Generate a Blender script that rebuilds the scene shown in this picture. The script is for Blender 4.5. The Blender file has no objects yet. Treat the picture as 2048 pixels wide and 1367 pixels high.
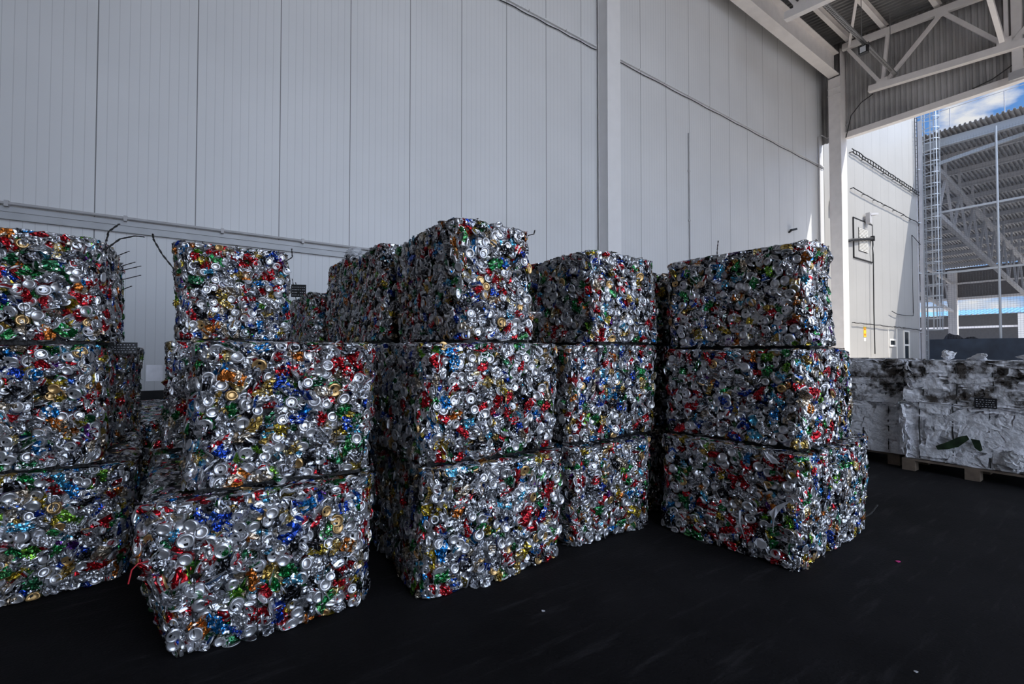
import bpy, math, random
import numpy as np
from mathutils import Matrix, Vector, Euler
scene = bpy.context.scene
COL = scene.collection
R = math.radians

# ------------------------------------------------------------------ camera
cam = bpy.data.cameras.new('camera')
cam.lens = 16; cam.sensor_width = 36; cam.clip_end = 500
camo = bpy.data.objects.new('camera', cam); COL.objects.link(camo)
camo.location = (0, 0, 1.4)
camo.rotation_euler = (R(91.26), 0, R(-34.6))
scene.camera = camo

# ------------------------------------------------------------------ colour management
vs = scene.view_settings
vs.view_transform = 'Standard'; vs.look = 'None'; vs.gamma = 1; vs.use_curve_mapping = False
vs.exposure = 0.0

# ------------------------------------------------------------------ sky
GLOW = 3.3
CUMULUS = Vector((0.918, 0.158, 0.362)).normalized()
world = bpy.data.worlds.new('sky'); scene.world = world
world.use_nodes = True
nt = world.node_tree; nt.nodes.clear()
def wn(t): return nt.nodes.new(t)
tc = wn('ShaderNodeTexCoord'); sep = wn('ShaderNodeSeparateXYZ')
nt.links.new(tc.outputs['Generated'], sep.inputs[0])
ramp = wn('ShaderNodeValToRGB'); nt.links.new(sep.outputs['Z'], ramp.inputs[0])
e = ramp.color_ramp.elements
e[0].position = 0.0; e[0].color = (0.42, 0.62, 0.95, 1)
e[1].position = 0.75; e[1].color = (0.06, 0.17, 0.52, 1)
m = e.new(0.16); m.color = (0.24, 0.46, 0.88, 1)
m = e.new(0.42); m.color = (0.10, 0.29, 0.72, 1)
mp = wn('ShaderNodeMapping'); mp.inputs['Scale'].default_value = (1, 1, 2.2); mp.inputs['Location'].default_value = (0.37, 0.1, 0.2)
nt.links.new(tc.outputs['Generated'], mp.inputs[0])
nz = wn('ShaderNodeTexNoise'); nz.inputs['Scale'].default_value = 7.5; nz.inputs['Detail'].default_value = 8; nz.inputs['Roughness'].default_value = 0.55
nt.links.new(mp.outputs[0], nz.inputs['Vector'])
# a cumulus bank over the far sheds and low cloud towards the horizon
cdot = wn('ShaderNodeVectorMath'); cdot.operation = 'DOT_PRODUCT'; cdot.inputs[1].default_value = CUMULUS; nt.links.new(tc.outputs['Generated'], cdot.inputs[0])
cmr = wn('ShaderNodeMapRange'); cmr.inputs['From Min'].default_value = 0.9982; cmr.inputs['From Max'].default_value = 0.9997; cmr.inputs['To Max'].default_value = 0.26; nt.links.new(cdot.outputs['Value'], cmr.inputs['Value'])
hmr = wn('ShaderNodeMapRange'); hmr.inputs['From Min'].default_value = 0.22; hmr.inputs['From Max'].default_value = 0.05; hmr.inputs['To Max'].default_value = 0.10; nt.links.new(sep.outputs['Z'], hmr.inputs['Value'])
ad = wn('ShaderNodeMath'); nt.links.new(nz.outputs['Fac'], ad.inputs[0]); nt.links.new(cmr.outputs[0], ad.inputs[1])
ad2 = wn('ShaderNodeMath'); nt.links.new(ad.outputs[0], ad2.inputs[0]); nt.links.new(hmr.outputs[0], ad2.inputs[1])
cr = wn('ShaderNodeValToRGB'); nt.links.new(ad2.outputs[0], cr.inputs[0])
cr.color_ramp.elements[0].position = 0.58; cr.color_ramp.elements[0].color = (0, 0, 0, 1)
cr.color_ramp.elements[1].position = 0.70; cr.color_ramp.elements[1].color = (1, 1, 1, 1)
mx = wn('ShaderNodeMix'); mx.data_type = 'RGBA'
nt.links.new(cr.outputs[0], mx.inputs['Factor']); nt.links.new(ramp.outputs[0], mx.inputs[6]); mx.inputs[7].default_value = (0.92, 0.93, 0.95, 1)
# added out-of-view sky glow that lights the hall through its open side
GLOW_DIR = Vector((-0.15, -0.93, 0.33)).normalized()
dt = wn('ShaderNodeVectorMath'); dt.operation = 'DOT_PRODUCT'; dt.inputs[1].default_value = GLOW_DIR
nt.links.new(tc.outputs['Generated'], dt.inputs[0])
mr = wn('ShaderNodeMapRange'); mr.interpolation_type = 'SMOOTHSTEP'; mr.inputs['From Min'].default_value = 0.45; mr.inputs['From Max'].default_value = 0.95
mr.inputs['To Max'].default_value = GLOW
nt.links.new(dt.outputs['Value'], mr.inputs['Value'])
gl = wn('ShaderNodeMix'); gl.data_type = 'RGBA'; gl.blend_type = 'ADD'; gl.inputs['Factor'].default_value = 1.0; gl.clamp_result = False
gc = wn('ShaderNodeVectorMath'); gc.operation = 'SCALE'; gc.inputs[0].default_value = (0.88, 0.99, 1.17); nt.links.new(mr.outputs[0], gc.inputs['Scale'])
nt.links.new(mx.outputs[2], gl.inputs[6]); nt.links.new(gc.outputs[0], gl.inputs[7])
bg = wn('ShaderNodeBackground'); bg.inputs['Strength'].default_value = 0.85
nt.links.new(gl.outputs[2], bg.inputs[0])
wo = wn('ShaderNodeOutputWorld'); nt.links.new(bg.outputs[0], wo.inputs[0])

# ------------------------------------------------------------------ sun
sun = bpy.data.lights.new('sun', 'SUN'); sun.energy = 5.4; sun.angle = R(0.6); sun.color = (1.0, 0.95, 0.86)
suno = bpy.data.objects.new('sun', sun); COL.objects.link(suno)
suno.rotation_euler = Vector((-0.42, 0.62, -1.0)).to_track_quat('-Z', 'Y').to_euler()

# ------------------------------------------------------------------ object helpers
def tag(o, label=None, cat=None, group=None, kind=None):
    if label: o['label'] = label
    if cat: o['category'] = cat
    if group: o['group'] = group
    if kind: o['kind'] = kind
    return o
def empty(name, loc=(0, 0, 0), rz=0.0):
    o = bpy.data.objects.new(name, None); COL.objects.link(o)
    o.location = loc; o.rotation_euler = (0, 0, rz); o.empty_display_size = 0.1
    return o
def frame_axes(d, up=(0, 0, 1)):
    d = np.array(d, float); d /= np.linalg.norm(d)
    up = np.array(up, float)
    if abs(d @ up) > 0.98: up = np.array((1.0, 0, 0))
    a = np.cross(d, up); a /= np.linalg.norm(a); b = np.cross(a, d)
    return d, a, b
class MB:
    def __init__(self): self.v = []; self.f = []; self.smooth = []
    def add(self, V, Fc, sm=False):
        n = len(self.v); self.v += [tuple(map(float, p)) for p in V]
        self.f += [tuple(i + n for i in q) for q in Fc]; self.smooth += [sm] * len(Fc); return self
    def box(self, lo, hi):
        (a, b, c), (d, e_, f_) = lo, hi
        return self.add([(a, b, c), (d, b, c), (d, e_, c), (a, e_, c), (a, b, f_), (d, b, f_), (d, e_, f_), (a, e_, f_)],
                        [(0, 3, 2, 1), (4, 5, 6, 7), (0, 1, 5, 4), (1, 2, 6, 5), (2, 3, 7, 6), (3, 0, 4, 7)])
    def bar(self, p, q, w, h, up=(0, 0, 1)):
        p = np.array(p, float); q = np.array(q, float); d, a, b = frame_axes(q - p, up)
        V = [c + a * sx * w / 2 + b * sz * h / 2 for c in (p, q) for sx, sz in ((-1, -1), (1, -1), (1, 1), (-1, 1))]
        return self.add(V, [(3, 2, 1, 0), (4, 5, 6, 7), (0, 1, 5, 4), (1, 2, 6, 5), (2, 3, 7, 6), (3, 0, 4, 7)])
    def ibeam(self, p, q, w, h, t=0.03, up=(0, 0, 1)):
        p = np.array(p, float); q = np.array(q, float); d, a, b = frame_axes(q - p, up)
        self.bar(p - b * (h / 2 - t / 2), q - b * (h / 2 - t / 2), w, t, up)
        self.bar(p + b * (h / 2 - t / 2), q + b * (h / 2 - t / 2), w, t, up)
        return self.bar(p, q, t, h - 2 * t, up)
    def tube(self, pts, r, n=8, closed=False):
        P = [np.array(p, float) for p in pts]; V = []; Fc = []; m_ = len(P)
        for i, p in enumerate(P):
            if closed: t = P[(i + 1) % m_] - P[i - 1]
            else: t = P[min(i + 1, m_ - 1)] - P[max(i - 1, 0)]
            d, a, b = frame_axes(t)
            V += [p + r * (a * math.cos(2 * math.pi * k / n) + b * math.sin(2 * math.pi * k / n)) for k in range(n)]
        for i in range(m_ if closed else m_ - 1):
            j = (i + 1) % m_
            Fc += [(i * n + k, i * n + (k + 1) % n, j * n + (k + 1) % n, j * n + k) for k in range(n)]
        self.add(V, Fc, True)
        if not closed: self.add(V[:n], [tuple(range(n - 1, -1, -1))]); self.add(V[-n:], [tuple(range(n))])
        return self
    def sheet(self, P0, U, V_, n_profile, depth, thick, period, flat=0.5):
        """trapezoid-ribbed sheet: profile runs along U, ribs run along V_"""
        P0 = np.array(P0, float); U = np.array(U, float); V_ = np.array(V_, float)
        N = np.cross(U, V_); N /= np.linalg.norm(N); L = np.linalg.norm(U); u = U / L
        prof = []; s = 0.0; k = 0; sl = period * 0.12
        while s < L:
            prof += [(s, 0), (s + period * 0.5 - sl, 0), (s + period * 0.5, depth), (s + period - sl, depth)]
            s += period
        prof.append((min(s, L), 0)); prof = [(min(a, L), d) for a, d in prof]
        A = [P0 + u * a + N * d for a, d in prof]; m_ = len(A)
        Vv = A + [p + V_ for p in A] + [p + N * thick for p in A] + [p + V_ + N * thick for p in A]
        Fc = []
        for i in range(m_ - 1):
            Fc += [(i, i + 1, m_ + i + 1, m_ + i), (2 * m_ + i, 3 * m_ + i, 3 * m_ + i + 1, 2 * m_ + i + 1),
                   (i, 2 * m_ + i, 2 * m_ + i + 1, i + 1), (m_ + i, m_ + i + 1, 3 * m_ + i + 1, 3 * m_ + i)]
        Fc += [(0, m_, 3 * m_, 2 * m_), (m_ - 1, 3 * m_ - 1, 4 * m_ - 1, 2 * m_ - 1)]
        return self.add(Vv, Fc)
    def build(self, name, mat, parent=None, loc=None):
        me = bpy.data.meshes.new(name); me.from_pydata(self.v, [], self.f)
        me.polygons.foreach_set('use_smooth', self.smooth); me.materials.append(mat); me.update()
        o = bpy.data.objects.new(name, me); COL.objects.link(o)
        if parent: o.parent = parent
        if loc is not None: o.location = loc
        return o

# ------------------------------------------------------------------ materials
def mat(name, col, rough=0.6, metal=0.0, var=0.0, scale=3.0, bump=0.0, bscale=40.0, spec=0.5):
    m_ = bpy.data.materials.new(name); m_.use_nodes = True
    t = m_.node_tree; b = t.nodes['Principled BSDF']
    b.inputs['Base Color'].default_value = (*col, 1); b.inputs['Roughness'].default_value = rough
    b.inputs['Metallic'].default_value = metal; b.inputs['Specular IOR Level'].default_value = spec
    c = t.nodes.new('ShaderNodeTexCoord')
    if var:
        n = t.nodes.new('ShaderNodeTexNoise'); n.inputs['Scale'].default_value = scale; n.inputs['Detail'].default_value = 6
        t.links.new(c.outputs['Object'], n.inputs['Vector'])
        r = t.nodes.new('ShaderNodeValToRGB'); t.links.new(n.outputs['Fac'], r.inputs[0])
        r.color_ramp.elements[0].position = 0.3; r.color_ramp.elements[1].position = 0.7
        r.color_ramp.elements[0].color = (*[x * (1 - var) for x in col], 1)
        r.color_ramp.elements[1].color = (*[min(1, x * (1 + var * 0.6)) for x in col], 1)
        t.links.new(r.outputs[0], b.inputs['Base Color'])
    if bump:
        n = t.nodes.new('ShaderNodeTexNoise'); n.inputs['Scale'].default_value = bscale; n.inputs['Detail'].default_value = 4
        t.links.new(c.outputs['Object'], n.inputs['Vector'])
        bp = t.nodes.new('ShaderNodeBump'); bp.inputs['Strength'].default_value = bump; bp.inputs['Distance'].default_value = 0.01
        t.links.new(n.outputs['Fac'], bp.inputs['Height']); t.links.new(bp.outputs[0], b.inputs['Normal'])
    return m_
M_steel = mat('cream_painted_steel', (0.88, 0.835, 0.81), 0.5, var=0.06)
M_pillar = mat('white_painted_steel', (0.86, 0.85, 0.85), 0.45, var=0.03)
M_shedroof = mat('weathered_galvanised_roof_sheet', (0.46, 0.455, 0.46), 0.5, 0.3, var=0.25, scale=0.8)
M_net = mat('dark_net_cord', (0.16, 0.16, 0.165), 0.7)
M_flash = mat('flashing_grey', (0.50, 0.51, 0.53), 0.45, var=0.1)
M_grey = mat('grey_painted_steel', (0.50, 0.49, 0.50), 0.5, var=0.1)
M_galv = mat('galvanised_sheet', (0.27, 0.265, 0.265), 0.45, 0.4, var=0.25, scale=1.2)
M_clad = mat('grey_profiled_sheet', (0.42, 0.41, 0.405), 0.5, 0.0, var=0.3, scale=0.7)
M_dark = mat('black_plastic', (0.012, 0.012, 0.014), 0.5)
M_wire = mat('dark_annealed_wire', (0.03, 0.028, 0.027), 0.5, 0.6)
M_white = mat('white_facade_panel', (0.80, 0.78, 0.74), 0.55, var=0.03)
M_plinth = mat('dark_concrete_plinth', (0.02, 0.02, 0.022), 0.8, var=0.3)
M_bluewall = mat('dark_blue_concrete', (0.035, 0.047, 0.068), 0.85, var=0.35, scale=1.5)
M_cage = mat('galvanised_ladder_steel', (0.46, 0.48, 0.50), 0.4, 0.3)
M_glass = mat('dark_window_glass', (0.03, 0.035, 0.04), 0.08)
M_wood = mat('weathered_pallet_wood', (0.20, 0.15, 0.11), 0.8, var=0.35, scale=9)
M_paperw = mat('white_paper', (0.72, 0.72, 0.76), 0.8, var=0.12, scale=20)
M_lamp = mat('lamp_lens', (0.7, 0.72, 0.75), 0.2)
M_yard = mat('pale_light_bounce_yard', (0.80, 0.745, 0.68), 0.9, var=0.15)
M_blue = mat('light_blue_roof_sheet', (0.16, 0.36, 0.52), 0.5)
M_red = mat('red_ribbon_plastic', (0.5, 0.02, 0.03), 0.4)
M_pink = mat('pink_plastic', (0.7, 0.03, 0.25), 0.4)
M_yellow = mat('yellow_sign_film', (0.80, 0.55, 0.03), 0.5)
M_signred = mat('red_sign_film', (0.6, 0.08, 0.03), 0.5)
M_scrap = mat('mixed_scrap', (0.06, 0.055, 0.06), 0.7, var=0.6, scale=6)
M_cladbrown = mat('dim_brown_sheet', (0.17, 0.155, 0.15), 0.6, var=0.1)

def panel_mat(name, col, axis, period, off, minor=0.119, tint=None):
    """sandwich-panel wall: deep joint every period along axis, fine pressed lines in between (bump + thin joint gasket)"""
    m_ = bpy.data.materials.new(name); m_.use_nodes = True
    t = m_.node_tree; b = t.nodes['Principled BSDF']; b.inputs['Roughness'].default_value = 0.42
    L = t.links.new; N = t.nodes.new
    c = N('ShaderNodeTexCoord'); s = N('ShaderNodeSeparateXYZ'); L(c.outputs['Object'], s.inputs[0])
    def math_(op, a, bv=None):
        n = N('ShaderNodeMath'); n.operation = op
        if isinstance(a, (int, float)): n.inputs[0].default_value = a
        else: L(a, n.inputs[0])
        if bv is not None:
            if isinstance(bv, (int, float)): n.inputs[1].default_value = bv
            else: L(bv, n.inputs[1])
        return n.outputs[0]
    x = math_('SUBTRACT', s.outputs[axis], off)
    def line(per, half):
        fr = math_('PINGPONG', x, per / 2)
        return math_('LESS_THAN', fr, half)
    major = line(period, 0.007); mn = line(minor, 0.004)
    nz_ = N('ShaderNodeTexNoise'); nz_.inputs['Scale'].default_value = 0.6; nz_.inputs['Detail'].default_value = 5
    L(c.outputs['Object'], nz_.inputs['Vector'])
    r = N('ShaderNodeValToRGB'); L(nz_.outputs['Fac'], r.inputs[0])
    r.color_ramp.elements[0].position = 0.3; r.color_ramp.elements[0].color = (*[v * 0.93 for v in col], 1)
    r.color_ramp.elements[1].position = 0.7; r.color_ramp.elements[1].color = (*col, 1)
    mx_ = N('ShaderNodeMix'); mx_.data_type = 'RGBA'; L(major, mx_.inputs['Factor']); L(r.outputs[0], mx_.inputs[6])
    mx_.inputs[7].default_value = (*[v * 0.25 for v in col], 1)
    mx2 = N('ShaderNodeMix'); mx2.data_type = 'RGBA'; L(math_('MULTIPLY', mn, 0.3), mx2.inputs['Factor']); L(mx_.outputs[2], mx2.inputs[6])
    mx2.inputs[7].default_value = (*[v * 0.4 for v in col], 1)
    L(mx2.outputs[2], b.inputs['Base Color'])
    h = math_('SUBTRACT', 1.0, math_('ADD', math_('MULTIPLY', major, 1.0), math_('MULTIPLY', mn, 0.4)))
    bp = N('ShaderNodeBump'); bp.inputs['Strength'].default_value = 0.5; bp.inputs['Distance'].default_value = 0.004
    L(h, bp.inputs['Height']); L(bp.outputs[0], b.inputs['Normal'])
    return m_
M_wall = panel_mat('white_sandwich_panel', (0.76, 0.765, 0.775), 'X', 1.188, -0.06)
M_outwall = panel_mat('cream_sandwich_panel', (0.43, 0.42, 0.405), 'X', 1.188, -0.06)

def floor_mat():
    m_ = bpy.data.materials.new('worn_black_asphalt'); m_.use_nodes = True
    t = m_.node_tree; b = t.nodes['Principled BSDF']; L = t.links.new; N = t.nodes.new
    c = N('ShaderNodeTexCoord')
    n1 = N('ShaderNodeTexNoise'); n1.inputs['Scale'].default_value = 0.9; n1.inputs['Detail'].default_value = 9; n1.inputs['Roughness'].default_value = 0.65
    L(c.outputs['Object'], n1.inputs['Vector'])
    mpp = N('ShaderNodeMapping'); mpp.inputs['Rotation'].default_value = (0, 0, 0.5); mpp.inputs['Scale'].default_value = (1.2, 9, 1)
    L(c.outputs['Object'], mpp.inputs[0])
    n2 = N('ShaderNodeTexNoise'); n2.inputs['Scale'].default_value = 1.3; n2.inputs['Detail'].default_value = 8; n2.inputs['Roughness'].default_value = 0.7
    L(mpp.outputs[0], n2.inputs['Vector'])
    r1 = N('ShaderNodeValToRGB'); L(n1.outputs['Fac'], r1.inputs[0])
    r1.color_ramp.elements[0].position = 0.35; r1.color_ramp.elements[0].color = (0.0062, 0.0057, 0.0061, 1)
    r1.color_ramp.elements[1].position = 0.75; r1.color_ramp.elements[1].color = (0.018, 0.0168, 0.018, 1)
    r2 = N('ShaderNodeValToRGB'); L(n2.outputs['Fac'], r2.inputs[0])
    r2.color_ramp.elements[0].position = 0.55; r2.color_ramp.elements[0].color = (0, 0, 0, 1)
    r2.color_ramp.elements[1].position = 0.85; r2.color_ramp.elements[1].color = (1, 1, 1, 1)
    mx_ = N('ShaderNodeMix'); mx_.data_type = 'RGBA'; L(r2.outputs[0], mx_.inputs['Factor']); L(r1.outputs[0], mx_.inputs[6])
    mx_.inputs[7].default_value = (0.045, 0.043, 0.045, 1)
    # light specks of dust
    n3 = N('ShaderNodeTexVoronoi'); n3.inputs['Scale'].default_value = 26; L(c.outputs['Object'], n3.inputs['Vector'])
    lt = N('ShaderNodeMath'); lt.operation = 'LESS_THAN'; lt.inputs[1].default_value = 0.05; L(n3.outputs['Distance'], lt.inputs[0])
    ml = N('ShaderNodeMath'); ml.operation = 'MULTIPLY'; ml.inputs[1].default_value = 0.35; L(lt.outputs[0], ml.inputs[0])
    mx2 = N('ShaderNodeMix'); mx2.data_type = 'RGBA'; L(ml.outputs[0], mx2.inputs['Factor']); L(mx_.outputs[2], mx2.inputs[6])
    mx2.inputs[7].default_value = (0.12, 0.12, 0.12, 1)
    L(mx2.outputs[2], b.inputs['Base Color'])
    b.inputs['Roughness'].default_value = 0.8; b.inputs['Specular IOR Level'].default_value = 0.12
    n4 = N('ShaderNodeTexNoise'); n4.inputs['Scale'].default_value = 60; n4.inputs['Detail'].default_value = 6; L(c.outputs['Object'], n4.inputs['Vector'])
    bp = N('ShaderNodeBump'); bp.inputs['Strength'].default_value = 0.5; bp.inputs['Distance'].default_value = 0.01
    L(n4.outputs['Fac'], bp.inputs['Height']); L(bp.outputs[0], b.inputs['Normal'])
    return m_
M_floor = floor_mat()

def can_mat():
    m_ = bpy.data.materials.new('crushed_can_metal'); m_.use_nodes = True
    t = m_.node_tree; b = t.nodes['Principled BSDF']; L = t.links.new; N = t.nodes.new
    a = N('ShaderNodeAttribute'); a.attribute_name = 'can_color'       # alpha 1 = printed crumpled side, 0 = stamped end
    c = N('ShaderNodeTexCoord')
    # small print: irregular cells lighter or darker than the body colour
    vo = N('ShaderNodeTexVoronoi'); vo.inputs['Scale'].default_value = 110; vo.inputs['Randomness'].default_value = 1; L(c.outputs['Object'], vo.inputs['Vector'])
    sp_ = N('ShaderNodeSeparateXYZ'); L(vo.outputs['Color'], sp_.inputs[0])
    pr = N('ShaderNodeValToRGB'); L(sp_.outputs[0], pr.inputs[0]); pr.color_ramp.interpolation = 'CONSTANT'
    e = pr.color_ramp.elements; e[0].color = (0.3, 0.3, 0.31, 1); e[0].position = 0; e[1].position = 0.13; e[1].color = (1, 1, 1, 1)
    q = e.new(0.6); q.color = (0.62, 0.62, 0.62, 1)
    mm = N('ShaderNodeMix'); mm.data_type = 'RGBA'; mm.blend_type = 'MULTIPLY'; L(a.outputs['Alpha'], mm.inputs['Factor']); L(a.outputs['Color'], mm.inputs[6]); L(pr.outputs[0], mm.inputs[7])
    lt = N('ShaderNodeMath'); lt.operation = 'GREATER_THAN'; lt.inputs[1].default_value = 0.93; L(sp_.outputs[1], lt.inputs[0])
    ml = N('ShaderNodeMath'); ml.operation = 'MULTIPLY'; L(lt.outputs[0], ml.inputs[0]); L(a.outputs['Alpha'], ml.inputs[1])
    mx_ = N('ShaderNodeMix'); mx_.data_type = 'RGBA'; L(ml.outputs[0], mx_.inputs['Factor']); L(mm.outputs[2], mx_.inputs[6]); mx_.inputs[7].default_value = (0.72, 0.72, 0.74, 1)
    L(mx_.outputs[2], b.inputs['Base Color'])
    b.inputs['Metallic'].default_value = 0.8
    ro = N('ShaderNodeMapRange'); L(a.outputs['Alpha'], ro.inputs['Value']); ro.inputs['To Min'].default_value = 0.34; ro.inputs['To Max'].default_value = 0.24; L(ro.outputs[0], b.inputs['Roughness'])
    v2 = N('ShaderNodeTexVoronoi'); v2.inputs['Scale'].default_value = 48; v2.distance = 'MANHATTAN'; L(c.outputs['Object'], v2.inputs['Vector'])
    bp = N('ShaderNodeBump'); bp.inputs['Distance'].default_value = 0.007
    bs = N('ShaderNodeMath'); bs.operation = 'MULTIPLY'; bs.inputs[1].default_value = 0.6; L(a.outputs['Alpha'], bs.inputs[0]); L(bs.outputs[0], bp.inputs['Strength'])
    L(v2.outputs['Distance'], bp.inputs['Height']); L(bp.outputs[0], b.inputs['Normal'])
    return m_
M_can = can_mat()
M_core = mat('compacted_metal_gap_shade', (0.012, 0.012, 0.013), 0.5, 0.4, var=0.5, scale=40, bump=0.6, bscale=60)  # near-black colour stands in for shade in gaps between cans and bales

def paper_mat(name, dirt):
    m_ = bpy.data.materials.new(name); m_.use_nodes = True
    t = m_.node_tree; b = t.nodes['Principled BSDF']; L = t.links.new; N = t.nodes.new
    c = N('ShaderNodeTexCoord')
    n = N('ShaderNodeTexNoise'); n.inputs['Scale'].default_value = 3.2; n.inputs['Detail'].default_value = 9; n.inputs['Roughness'].default_value = 0.7
    L(c.outputs['Object'], n.inputs['Vector'])
    r = N('ShaderNodeValToRGB'); L(n.outputs['Fac'], r.inputs[0])
    p = 0.66 - dirt * 0.2
    r.color_ramp.elements[0].position = p - 0.06; r.color_ramp.elements[0].color = (0, 0, 0, 1)
    r.color_ramp.elements[1].position = p + 0.05; r.color_ramp.elements[1].color = (1, 1, 1, 1)
    a = N('ShaderNodeAttribute'); a.attribute_name = 'can_color'
    mx_ = N('ShaderNodeMix'); mx_.data_type = 'RGBA'; L(r.outputs[0], mx_.inputs['Factor']); L(a.outputs['Color'], mx_.inputs[6])
    mx_.inputs[7].default_value = (0.075, 0.062, 0.052, 1)
    L(mx_.outputs[2], b.inputs['Base Color']); b.inputs['Roughness'].default_value = 0.8
    n2 = N('ShaderNodeTexNoise'); n2.inputs['Scale'].default_value = 16; n2.inputs['Detail'].default_value = 7; L(c.outputs['Object'], n2.inputs['Vector'])
    bp = N('ShaderNodeBump'); bp.inputs['Strength'].default_value = 0.8; bp.inputs['Distance'].default_value = 0.03
    L(n2.outputs['Fac'], bp.inputs['Height']); L(bp.outputs[0], b.inputs['Normal'])
    return m_
M_paper = paper_mat('baled_white_paper', 0.0)
M_paperdirty = paper_mat('baled_soiled_paper', 0.68)

def film_mat():
    m_ = bpy.data.materials.new('clear_plastic_film'); m_.use_nodes = True
    t = m_.node_tree; b = t.nodes['Principled BSDF']
    b.inputs['Base Color'].default_value = (0.75, 0.77, 0.8, 1); b.inputs['Roughness'].default_value = 0.25
    b.inputs['Alpha'].default_value = 0.45
    return m_
M_film = film_mat()
def bottle_mat():
    m_ = bpy.data.materials.new('green_bottle_plastic'); m_.use_nodes = True
    b = m_.node_tree.nodes['Principled BSDF']
    b.inputs['Base Color'].default_value = (0.05, 0.32, 0.12, 1); b.inputs['Roughness'].default_value = 0.15
    b.inputs['Transmission Weight'].default_value = 0.5
    return m_
M_bottle = bottle_mat()

# ================================================================== SETTING
S = dict(kind='structure')
tag(MB().box((-12, -5, -0.2), (17.5, 9.0, 0)).build('floor', M_floor), **S)
tag(MB().box((17.5, -60, -0.2), (140, 60, 0)).box((-60, -90, -0.2), (17.5, -5, 0)).build('yard_bounce_ground', M_yard), **S)  # unseen yard ground, made pale to bounce light up to the roof steel
# main white panel wall with a dark plinth below
tag(MB().box((-12, 8.75, 0.82), (23.05, 8.97, 16.5)).build('wall_back', M_wall), **S)
tag(MB().box((-12, 8.72, 0), (23.05, 8.99, 0.82)).build('baseboard_back', M_plinth), **S)
tag(MB().box((-12.2, -9.5, 0), (-12, 8.97, 16)).build('wall_left', M_grey), **S)
# roof deck: ribs run along Y, falls 10 % towards the open side
def deck_z(y): return 14.95 - 0.105 * (8.75 - y)
tag(MB().sheet((23.1, 8.75, deck_z(8.75)), (-35.2, 0, 0), (0, -18.25, -18.25 * 0.105), 0, 0.06, 0.01, 0.21).build('ceiling', M_galv), **S)
# unseen walls and facing hall, added behind the camera to block sky light
tag(MB().box((13.5, -9.6, 0), (23.0, -9.4, 13.0)).box((-12, -9.6, 0), (-1.5, -9.4, 13.0)).box((24, -12.2, 0), (60, -12, 11.5)).build('wall_front_light_blocker', M_grey), **S)
# ribbed gable sheet above the gate opening
MB_ = MB().sheet((23.0, 8.75, 10.68), (0, -18.2, 0), (0, 0, 4.35), 0, 0.045, 0.012, 0.17)
tag(MB_.build('wall_right', M_clad), **S)
# header along the lower edge of the gable sheet
tag(MB().box((22.86, -9.4, 10.62), (23.12, 7.83, 10.86)).build('trim_2', M_steel), **S)
# horizontal joint flashing on the main wall
t3 = MB().box((-12, 8.715, 3.17), (8.83, 8.75, 3.33))
t3.box((-12, 8.70, 3.255), (8.83, 8.716, 3.27)); t3.box((-12, 8.69, 3.155), (8.83, 8.75, 3.172))
tag(t3.build('trim_3', M_flash), **S)

def thing(name, label, cat, loc=(0, 0, 0), rz=0, group=None):
    return tag(empty(name, loc, rz), label, cat, group)

# pipe on top of the flashing, fixed by clips
def hline(name, label, cat, x0, x1, y, z, r, material, clip=None, sag=0.0, seed=1):
    rg = random.Random(seed)
    root = thing(name, label, cat, (x0, y, z))
    n = max(2, int((x1 - x0) / 1.2))
    pts = [((x1 - x0) * i / n, 0, rg.uniform(-sag, sag)) for i in range(n + 1)]
    MB().tube(pts, r, 6).build('pipe', material, root)
    if clip:
        k = 0.3
        while k < x1 - x0:
            MB().box((k - 0.02, -r * 1.3, -r * 2), (k + 0.02, 8.75 - y, r * 1.6)).build('pipe_clip', M_grey, root); k += clip
    return root
hline('wall_pipe', 'thin grey pipe running along the top of the lower wall flashing behind the bales', 'pipe', -6, 7.0, 8.68, 3.36, 0.022, M_grey, 1.2)
# high ledge with cable along the wall
def ledge(name, label, x0, x1):
    root = thing(name, label, 'cable ledge', (x0, 8.745, 9.6))
    MB().box((0, -0.05, 0.06), (x1 - x0, 0, 0.10)).build('ledge_strip', M_wall, root)
    MB().tube([((x1 - x0) * i / 30, -0.03, -0.02 + 0.012 * math.sin(i * 1.7)) for i in range(31)], 0.012, 6).build('cable', M_dark, root)
ledge('cable_ledge', 'dark cable on a thin ledge high on the white wall left of the pillar', 3.0, 8.8)
ledge('cable_ledge', 'dark cable on a thin ledge high on the white wall right of the pillar', 9.4, 23.0)
hp = thing('wall_conduit', 'thin dark vertical conduit on the white wall right of the pillar', 'conduit', (12.95, 8.72, 2.0))
MB().tube([(0, 0, 0), (0, 0, 6.45)], 0.022, 6).build('pipe', M_grey, hp)
for z in (0.6, 2.0, 3.6, 5.2): MB().box((-0.045, -0.01, z), (0.045, 0.03, z + 0.05)).build('pipe_clip', M_grey, hp)
hp = thing('wall_conduit', 'thin dark vertical pipe near the far right end of the white wall', 'conduit', (22.45, 8.70, 4.0))
MB().tube([(0, 0, 0), (0, 0, 6.9)], 0.03, 6).build('pipe', M_grey, hp)
MB().tube([(0, 0, 6.9), (0.06, -0.1, 6.95), (0.1, -0.3, 6.75), (0.25, -0.55, 6.8), (0.5, -0.95, 7.25)], 0.02, 6).build('cable', M_grey, hp)

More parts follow.
